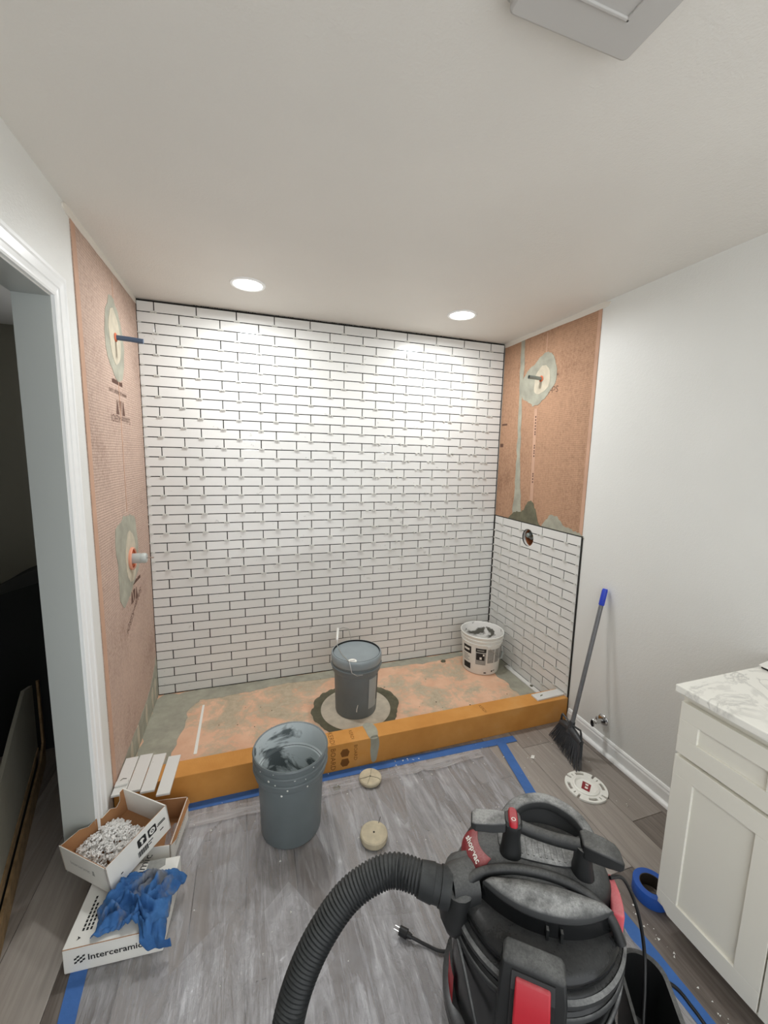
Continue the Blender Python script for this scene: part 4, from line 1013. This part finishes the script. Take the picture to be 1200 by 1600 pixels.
# carcass: face frame plane is 18 mm behind the door faces; the toe space is set back
MB().box(.019, W - VX - .001, -L, 0, .078, .852).build('carcass', 'vanity', t, bevel=.0015)
MB().box(.075, W - VX - .02, -L, -.035, .0, .078).build('toe_kick', 'vanity', t)
MB().prism([(-.014, -.012), (W - VX - .0005, -.012), (W - VX - .0005, 0), (-.014, 0)], lambda u, v, w: (u, w, .866 + (v + .012) * 2), -L, .010).build('countertop', 'marble', t, bevel=.003)
MB().box(.004, W - VX - .001, -L, 0, .8521, .8659).build('top_rail', 'vanity', t)
def shaker(name, y0, y1, z0, z1, rail, parent, chamf=False):
    """panel door: four frame bars around a recessed panel, front at x = 0"""
    poly = [(y0, z0), (y1, z0), (y1, z1), (y0, z1)]
    if chamf: poly = [(y0, z0), (y1 - .042, z0), (y1 - .040, z0 + .004), (y1, z0 + .034), (y1, z1), (y0, z1)]
    fx = lambda u, v, w: (w, u, v)
    o = MB().prism(poly, fx, .009, .0185).build(name, 'vanity', parent)
    i0, i1, k0, k1 = y0 + rail, y1 - rail, z0 + rail, z1 - rail
    def bar(n, P): MB().prism(P, fx, 0, .0095).build(n, 'vanity', o, bevel=.0012)
    if chamf: bar('bottom_rail', [(y0, z0), (y1 - .042, z0), (y1, z0 + .034), (y1, k0), (y0, k0)])
    else: bar('bottom_rail', [(y0, z0), (y1, z0), (y1, k0), (y0, k0)])
    bar('top_rail', [(y0, k1), (y1, k1), (y1, z1), (y0, z1)])
    bar('stile', [(y0, k0), (i0, k0), (i0, k1), (y0, k1)]); bar('stile', [(i1, k0), (y1, k0), (y1, k1), (i1, k1)])
    return o
y = -.006; first = True
while y - .296 > -L:
    shaker('drawer_front', y - .296, y, .664, .838, .058, t)
    shaker('door', y - .296, y, .086, .652, .064, t, first)
    y -= .300; first = False
o = MB().prism([(2.262, -1.93), (2.415, -1.93), (2.415, -1.855), (2.266, -1.875)], PF, .8985, .9015).build('paper_sheet', 'paper'); tag(o, 'white sheet lying on the marble vanity top at the right edge', 'paper')
MB().prism([(2.268, -1.925), (2.41, -1.925), (2.41, -1.862), (2.272, -1.880)], PF, .8905, .8983).build('painted_shadow', 'ink', o)  # black slab painted in as the shadow under the sheet

# ------------------------------------------------------------------ boards leaning in the next room
DB = Vector((-.226, .861, 0)).normalized(); NB = Vector((DB.y, -DB.x, 0)); PB_ = Vector((-.202, -1.285, 0))
fnA = lambda u, v, w: tuple(PB_ + DB * u + NB * w + Vector((0, 0, v)))
t = thing('leaning_board', 'wide grey white board standing in the doorway of the dark room, behind the tan one', 'board', (0, 0, 0))
MB().prism([(-.5, .115), (.66, .125), (.84, .13), (.855, .455), (.70, .51), (.45, .465), (.15, .40), (-.5, .33)], fnA, -.030, -.016).build('face', 'drywall', t)
MB().prism([(-.5, .085), (.72, .11), (.83, .128), (.83, .14), (.66, .137), (-.5, .128)], fnA, -.029, -.012).build('torn_edge', 'torn', t)
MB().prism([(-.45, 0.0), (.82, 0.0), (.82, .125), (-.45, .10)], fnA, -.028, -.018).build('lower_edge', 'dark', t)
t = thing('leaning_board', 'tan torn board edge standing in front of the grey white board in the doorway', 'board', (0, 0, 0))
MB().prism([(-.5, 0), (.90, 0), (.935, .10), (.935, .44), (.905, .45), (.895, .12), (.80, .085), (-.5, .075)], fnA, -.010, -.001).build('face', 'torn', t)
hp = []; NXh, NYh = 24, 20; vs = []; fs = []
for j in range(NYh + 1):
    for i in range(NXh + 1):
        x = -1.5 + 1.38 * i / NXh; y = -.30 + 1.1 * j / NYh
        u = i / NXh; v = j / NYh
        z = (.50 + .55 * u) * min(1, 5 * v + .1) * min(1, 4 * u + .3) + .05 * noise.noise(Vector((x * 4, y * 4, 1)))
        if i in (0, NXh) or j in (0, NYh): z = .001
        vs.append((x, y, max(z, .001)))
for j in range(NYh):
    for i in range(NXh):
        a = j * (NXh + 1) + i; fs.append((a, a + 1, a + NXh + 2, a + NXh + 1))
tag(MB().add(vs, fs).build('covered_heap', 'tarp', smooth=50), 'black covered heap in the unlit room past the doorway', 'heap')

# ------------------------------------------------------------------ shop vacuum
vac = thing('shop_vacuum', 'black and red wet dry shop vacuum covered in dust, with ribbed hose, in the foreground', 'vacuum', (1.3135, -1.941, .003), atan2(-.51, .86))
N = 64
MB().lathe([(0, .07), (.19, .07), (.205, .085), (.210, .12), (.218, .30), (.2175, .325), (.2235, .331), (.2245, .338), (.2195, .344), (.214, .350), (.2155, .362), (.222, .370), (.2225, .382), (.215, .391), (.205, .395), (0, .395)], N).build('tank', 'vac_gloss', vac, 35)
MB().lathe([(.2238, .329), (.2262, .334), (.2255, .340), (.2212, .345)], N).build('tank_ring', 'vac_dust', vac, 40)
MB().lathe([(.2215, .367), (.2262, .374), (.2255, .384), (.218, .391)], N).build('tank_ring', 'vac_dust', vac, 40)
b = MB().lathe([(0, .035), (.215, .035), (.235, .05), (.235, .075), (.21, .085), (0, .085)], 40)
b.build('base', 'vac_gloss', vac, 35)
for k in range(4):
    a = pi / 4 + k * pi / 2; c = (.215 * cos(a), .215 * sin(a))
    o = MB().lathe([(0, -.010), (.024, -.010), (.028, -.006), (.028, .006), (.024, .010), (0, .010)], 18, m=Matrix.Translation((c[0], c[1], .0285)) @ Matrix.Rotation(a, 4, 'Z') @ Matrix.Rotation(pi / 2, 4, 'X')).build('caster', 'rubber', vac, 40)
    MB().tube([(c[0], c[1], .05), (c[0], c[1], .062)], .02, 10).build('caster_fork', 'vac', o)
# power head: rounded body of stacked super-ellipses
def ring(z, rx, ry, cx=0, cy=0, n=48, p=2.3):
    out = []
    for i in range(n):
        a = 2 * pi * i / n; c, s = cos(a), sin(a)
        out.append((cx + rx * math.copysign(abs(c) ** (2 / p), c), cy + ry * math.copysign(abs(s) ** (2 / p), s), z))
    return out
MB().loft([ring(.393, .203, .203, p=2), ring(.402, .210, .210, p=2), ring(.416, .210, .210, p=2), ring(.426, .202, .202, p=2), ring(.434, .180, .180, p=2)]).build('power_head', 'vac_gloss', vac, 40)
HOUS = [(.425, .202, .128, .040), (.455, .197, .124, .040), (.480, .186, .113, .041), (.497, .166, .096, .043), (.506, .140, .076, .045), (.508, .09, .04, .045)]
MB().loft([ring(z, rx, ry, .004, cy, p=2.5) for z, rx, ry, cy in HOUS]).build('motor_housing', 'vac', vac, 40)
# lens-shaped motor cover at the front, dusty top with a black wall under it
def lens(cx, hw, yb, yf, n=20):
    """outline between a shallow back arc and a bulging front arc"""
    P = []
    for i in range(n + 1):
        u = -1 + 2 * i / n; P.append((cx + hw * u, yf + (yb - .02 - yf) * (abs(u) ** 2.2)))
    for i in range(1, n):
        u = 1 - 2 * i / n; P.append((cx + hw * u, yb - .012 + .018 * (1 - u * u)))
    return P
P0 = lens(.016, .158, -.055, -.126)
rings = [[(x * 1.0, y * 1.03, .400) for x, y in P0], [(x, y, .474 + .10 * (y + .10)) for x, y in P0]]
mc = MB().loft(rings).build('motor_cover', 'vac_gloss', vac, 40)
rings = [[(.012 + (x - .012) * k, -.095 + (y + .095) * k, z + .10 * (y + .10)) for x, y in P0] for k, z in ((1.0, .476), (1.0, .482), (.95, .490), (.80, .496), (.45, .500), (.12, .501))]
MB().loft(rings).build('cover_top', 'vac_dust', mc, 50)
for dx in (.012, .045): MB().box(dx - .003, dx + .003, -.137, -.126, .425, .462).build('cover_rib', 'vac', mc)
# raised arched band behind the cover
path = [(-.200, -.095, .418), (-.190, -.078, .452), (-.150, -.056, .484), (-.07, -.040, .502), (.03, -.038, .505), (.11, -.050, .494), (.165, -.075, .470), (.190, -.095, .425)]
def smooth_path(pts, n=6):
    out = []; V = [Vector(p) for p in pts]
    for i in range(len(V) - 1):
        p0, p1, p2, p3 = V[max(i - 1, 0)], V[i], V[i + 1], V[min(i + 2, len(V) - 1)]
        for k in range(n):
            t_ = k / n; out.append(.5 * ((2 * p1) + (p2 - p0) * t_ + (2 * p0 - 5 * p1 + 4 * p2 - p3) * t_ ** 2 + (3 * p1 - p0 - 3 * p2 + p3) * t_ ** 3))
    out.append(V[-1]); return out
MB().tube(smooth_path(path), .0125, 10).build('head_band', 'vac', vac, 50)
# grille block in the middle of the head
gb = MB().loft([ring(.490, .115, .055, .010, .040, 32, 3.2), ring(.511, .108, .050, .010, .040, 32, 3.2), ring(.515, .100, .044, .010, .040, 32, 3.2)]).build('grille', 'vac_dust', vac, 40)
for k in range(9): MB().box(-.055 + k * .016, -.050 + k * .016, 0, .078, .5125, .5165).build('grille_bar', 'vac_dust', gb)
# arched shell behind the handle
path = smooth_path([(-.085, .055, .485), (-.075, .085, .525), (-.035, .125, .550), (.04, .145, .560), (.115, .125, .548), (.155, .09, .520), (.165, .06, .482)], 6)
b = MB(); rings = []
for i, p in enumerate(path):
    t_ = (path[min(i + 1, len(path) - 1)] - path[max(i - 1, 0)]).normalized(); out = Vector((p.x - .04, p.y + .05, 0)).normalized(); upv = t_.cross(out).normalized()
    if upv.z < 0: upv = -upv
    rings.append([p + out * (.020 * math.copysign(abs(cos(a)) ** .6, cos(a))) + upv * (.016 * math.copysign(abs(sin(a)) ** .6, sin(a))) for a in [k * 2 * pi / 14 for k in range(14)]])
b.loft(rings).build('back_arch', 'vac_dust', vac, 50)
MB().loft([[p + Vector((0, -.004, -.012)) for p in path], [Vector((p.x * .96 + .002, p.y * .75, .478)) for p in path]], cap=False).build('arch_skirt', 'vac', vac, 40)
# carrying handle: two posts, a grip and a paddle at either end for the cord
hz = .592
hd = MB().tube(smooth_path([(-.062, .010, hz), (-.01, .006, hz - .010), (.05, .000, hz - .013), (.105, -.008, hz - .006)]), .0155, 14).build('handle', 'vac', vac, 50)
def block(name, sec, mat, par, bevel=.004):
    """loft of rectangles: (x, yc, zc, hy, hz)"""
    b = MB().loft([[(x, yc - hy, zc - hz_), (x, yc + hy, zc - hz_), (x, yc + hy, zc + hz_), (x, yc - hy, zc + hz_)] for x, yc, zc, hy, hz_ in sec])
    return b.build(name, mat, par, 30, bevel, 3)
block('cord_paddle', [(-.178, .000, hz - .004, .020, .008), (-.165, .000, hz - .002, .027, .013), (-.120, .004, hz, .026, .015), (-.085, .008, hz + .002, .022, .015)], 'vac_dust', hd, .005)
block('cord_paddle', [(.105, -.008, hz - .002, .024, .018), (.120, -.010, hz, .030, .020), (.160, -.018, hz - .002, .030, .018), (.188, -.024, hz - .005, .027, .015), (.200, -.027, hz - .008, .019, .009)], 'vac', hd, .005)
MB().loft([ring(.490, .034, .030, -.066, .006, 24), ring(.520, .027, .024, -.066, .006, 24), ring(.560, .023, .022, -.066, .008, 24), ring(.585, .025, .026, -.066, .010, 24), ring(.603, .025, .028, -.066, .010, 24, 3), ring(.610, .020, .023, -.066, .010, 24, 3)]).build('handle_post', 'vac', hd, 45)
MB().loft([ring(.488, .032, .030, .118, .000, 24), ring(.530, .024, .024, .116, -.004, 24), ring(.570, .021, .022, .113, -.008, 24), ring(.590, .020, .024, .112, -.009, 24)]).build('handle_post', 'vac', hd, 45)
sw = MB().loft([ring(.607, .0125, .030, -.066, .008, 24, 3.5), ring(.616, .012, .029, -.066, .008, 24, 3.5), ring(.620, .009, .025, -.066, .008, 24, 3.5)]).build('power_switch', 'vac_red', hd, 40)
MB().lathe([(.004, 0), (.006, 0)], 14, (-.066, -.006, .6206)).build('switch_mark', 'whitep', sw)
# red shoulder label with lettering
def shoulder(a, z):                                         # point on the head surface at angle a
    prof = HOUS[:5]
    for (z0, rx0, ry0, c0), (z1, rx1, ry1, c1) in zip(prof, prof[1:]):
        if z <= z1 + 1e-6:
            f = (z - z0) / (z1 - z0); rx, ry, cy = rx0 + (rx1 - rx0) * f, ry0 + (ry1 - ry0) * f, c0 + (c1 - c0) * f; break
    p = 2.5; c, s = cos(a), sin(a)
    return Vector((.004 + rx * math.copysign(abs(c) ** (2 / p), c), cy + ry * math.copysign(abs(s) ** (2 / p), s), z))
def shoulder_patch(name, a0, a1, z0, z1, mat, par, off=.004, na=10, nz=5):
    vs = []; fs = []
    for j in range(nz + 1):
        for i in range(na + 1):
            z = z0 + (z1 - z0) * j / nz; q_ = shoulder(a0 + (a1 - a0) * i / na, z); nrm = Vector((q_.x, q_.y, .10)).normalized()
            vs.append(q_ + nrm * off)
    for j in range(nz):
        for i in range(na):
            k = j * (na + 1) + i; fs.append((k, k + 1, k + na + 2, k + na + 1))
    o = MB().add(vs, fs).build(name, mat, par, 60); md_ = o.modifiers.new('solid', 'SOLIDIFY'); md_.thickness = .006; md_.offset = -1; return o
rl = shoulder_patch('name_plate', radians(172), radians(224), .436, .500, 'vac_plate', vac)
a = radians(197); pc = shoulder(a, .489); tz = (shoulder(a, .498) - shoulder(a, .479)).normalized(); tx = (shoulder(radians(204), .489) - shoulder(radians(190), .489)).normalized()
nn = tx.cross(tz)
if nn.dot(Vector((-1, 0, .6))) < 0: tx = -tx; nn = tx.cross(tz)
text('shop\u00b7vac', 'lettering', .023, pc + nn * .0055, tx, tz, 'whitep', rl, bold=.0005)
vs, fs = cyl_patch(lambda z: .205, radians(-17), radians(14), .385, .462, .010); ec = MB().add(vs, fs).build('end_cap', 'vac_pink', vac, 60); md_ = ec.modifiers.new('solid', 'SOLIDIFY'); md_.thickness = .03; md_.offset = -1
bv = ec.modifiers.new('bevel', 'BEVEL'); bv.width = .007; bv.segments = 3; bv.limit_method = 'ANGLE'
# front latch: black bracket and red lever
def latch(ang, red_mat):
    m_ = Matrix.Rotation(ang, 4, 'Z')
    b = MB(); R0 = .207
    b.loft([[tuple(m_ @ Vector((x, y, z))) for x, y, z in sec] for sec in (
        [(-.076, -R0 - .030, .175), (.076, -R0 - .030, .175), (.076, -R0 + .02, .175), (-.076, -R0 + .02, .175)],
        [(-.073, -R0 - .028, .405), (.073, -R0 - .028, .405), (.073, -R0 + .02, .405), (-.073, -R0 + .02, .405)],
        [(-.068, -R0 - .014, .448), (.068, -R0 - .014, .448), (.068, -R0 + .03, .448), (-.068, -R0 + .03, .448)],
        [(-.060, -R0 + .004, .456), (.060, -R0 + .004, .456), (.060, -R0 + .035, .456), (-.060, -R0 + .035, .456)])])
    br = b.build('latch_bracket', 'vac', vac, 30, .006, 3)
    b = MB().loft([[tuple(m_ @ Vector((x, y, z))) for x, y, z in sec] for sec in (
        [(-.048, -R0 - .025, .20), (.048, -R0 - .025, .20), (.048, -R0 - .036, .20), (-.048, -R0 - .036, .20)],
        [(-.047, -R0 - .025, .405), (.047, -R0 - .025, .405), (.047, -R0 - .033, .405), (-.047, -R0 - .033, .405)],
        [(-.046, -R0 - .010, .438), (.046, -R0 - .010, .438), (.046, -R0 - .020, .438), (-.046, -R0 - .020, .438)])])
    b.build('latch_recess', 'rubber', br)
    b = MB().loft([[tuple(m_ @ Vector((x, y, z))) for x, y, z in sec] for sec in (
        [(-.044, -R0 - .040, .20), (.044, -R0 - .040, .20), (.044, -R0 - .052, .20), (-.044, -R0 - .052, .20)],
        [(-.044, -R0 - .040, .270), (.044, -R0 - .040, .270), (.044, -R0 - .056, .270), (-.044, -R0 - .056, .270)],
        [(-.038, -R0 - .040, .285), (.038, -R0 - .040, .285), (.038, -R0 - .058, .285), (-.038, -R0 - .058, .285)],
        [(-.038, -R0 - .034, .395), (.038, -R0 - .034, .395), (.038, -R0 - .052, .395), (-.038, -R0 - .052, .395)],
        [(-.037, -R0 - .014, .430), (.037, -R0 - .014, .430), (.037, -R0 - .030, .430), (-.037, -R0 - .030, .430)])])
    b.build('latch_lever', red_mat, br, 30, .004, 3)
latch(-.14, 'vac_red'); latch(pi - .14, 'vac_red')
for s in (-1, 1):                                            # sweeping side ribs on the tank
    MB().tube(smooth_path([(s * .12 - .02, -.203, .20), (s * .15 - .01, -.172, .25), (s * .186, -.122, .30), (s * .212, -.06, .325), (s * .222, .02, .331)]), .005, 8).build('tank_rib', 'vac_dust', vac, 50)
vs, fs = cyl_patch(lambda z: .2165, radians(186), radians(202), .08, .17, .003); MB().add(vs, fs).build('side_plate', 'vac_red', vac)
# hose port, elbow and ribbed hose (paths in the vacuum's own axes)
MI = Matrix.Translation((1.3135, -1.941, .003)) @ Matrix.Rotation(atan2(-.51, .86), 4, 'Z'); MI = MI.inverted()
loc = lambda p: MI @ Vector(p)
c0, c1 = loc((1.009, -1.850, .452)), loc((1.075, -1.885, .440)); c2 = Vector((-.175, -.04, .425))
MB().tube([c2, c2.lerp(c1, .55), c1], [.062, .055, .046], 24).build('hose_port', 'vac', vac, 50)
MB().loft([ring(.325, .030, .05, -.208, -.055, 20), ring(.37, .045, .07, -.208, -.055, 20), ring(.45, .045, .07, -.200, -.045, 20), ring(.475, .02, .04, -.185, -.03, 20)]).build('port_housing', 'vac', vac, 40)
MB().tube([c1.lerp(c0, -.1), c1.lerp(c0, .25), c1.lerp(c0, .26), c1.lerp(c0, .5), c1.lerp(c0, .51), c0], [.047, .047, .0435, .0435, .046, .0415], 24).build('hose_cuff', 'hose', vac, 50)
hp = smooth_path([loc(p) for p in ((1.018, -1.854, .451), (.968, -1.815, .450), (.915, -1.796, .440), (.826, -1.792, .398), (.743, -1.812, .325), (.686, -1.838, .245), (.652, -1.868, .165), (.625, -1.925, .085), (.60, -2.05, .05), (.58, -2.25, .046), (.60, -2.5, .046))], 40)
D = [0.0]
for a_, b_ in zip(hp, hp[1:]): D.append(D[-1] + (b_ - a_).length)
P = []; R = []; k = 0; s = 0.0; pitch = .0098
while s < D[-1] - .001:
    while D[k + 1] < s: k += 1
    P.append(hp[k].lerp(hp[k + 1], (s - D[k]) / max(1e-6, D[k + 1] - D[k])))
    ph = (s / pitch) % 1.0
    R.append(.0405 if ph < .5 else .0365); s += pitch / 4
MB().tube(P, R, 26).build('hose', 'hose', vac, 60)
# cord: out of the right side, over the bin; its other end comes round behind with the plug
cp = smooth_path([loc(p) for p in ((1.500, -2.015, .470), (1.545, -2.020, .455), (1.590, -2.035, .360), (1.612, -2.052, .245), (1.585, -2.085, .175), (1.530, -2.135, .11), (1.505, -2.20, .05), (1.55, -2.32, .035))], 8)
MB().tube(cp, .0048, 8).build('cord', 'rubber', vac, 60)
pp = [loc(p) for p in ((1.30, -1.72, .012), (1.22, -1.755, .010), (1.150, -1.745, .010), (1.105, -1.712, .011), (1.075, -1.690, .016), (1.062, -1.680, .018))]
cd = MB().tube(smooth_path(pp, 6), .0048, 8).build('cord', 'rubber', vac, 60)
pa, pb = loc((1.068, -1.684, .018)), loc((1.036, -1.655, .020)); dv = (pb - pa).normalized(); sd = dv.cross(Vector((0, 0, 1))).normalized()
MB().tube([pa, pa.lerp(pb, .35), pa.lerp(pb, .36), pb], [.007, .010, .0145, .0135], 14).build('plug', 'rubber', cd, 35)
for q_ in (-1, 1): MB().tube([pb + sd * q_ * .006, pb + sd * q_ * .006 + dv * .018], .0018, 6).build('prong', 'steel', cd)

# black bin beside the vacuum
t = thing('bin', 'small black plastic bin half hidden at the right of the vacuum', 'bin', (1.3135, -1.941, .003), atan2(-.51, .86))
def rr3(x0, x1, y0, y1, r, z): return [(x, y, z) for x, y in rrect(x0, x1, y0, y1, r, 7)]
bx0, bx1, by0, by1 = .248, .365, -.36, .085
MB().loft([rr3(bx0 + .012, bx1 - .02, by0 + .02, by1 - .02, .04, .0), rr3(bx0, bx1 - .004, by0 + .004, by1 - .004, .055, .175), rr3(bx0 - .002, bx1 + .006, by0 - .004, by1 + .006, .06, .180), rr3(bx0 - .002, bx1 + .006, by0 - .004, by1 + .006, .06, .192), rr3(bx0 + .006, bx1 - .006, by0 + .006, by1 - .006, .052, .192), rr3(bx0 + .014, bx1 - .024, by0 + .024, by1 - .024, .04, .012)]).build('tub', 'vac', t, 40)
sc = MB().prism([(-.05, -.03), (.03, -.045), (.055, .01), (.0, .045), (-.045, .02)], lambda u, v, w: (u * .9, v * 1.6, w + u * .5), 0, .004).build('card_scrap', 'kraft'); sc.matrix_world = Matrix.Translation((1.3135, -1.941, .003)) @ Matrix.Rotation(atan2(-.51, .86), 4, 'Z') @ Matrix.Translation((.300, -.135, .055))
tag(sc, 'tan card scrap inside the small black bin', 'scrap')
cb = MB().tube(smooth_path([(1.742, -1.985, .006), (1.790, -2.035, .008), (1.795, -2.09, .006), (1.79, -2.17, .006), (1.80, -2.35, .006), (1.76, -2.7, .006)], 6), .0055, 8).build('power_cable', 'rubber', smooth=60)
tag(cb, 'dark loose cable on the floor over the blue tape right of the bin', 'cable')
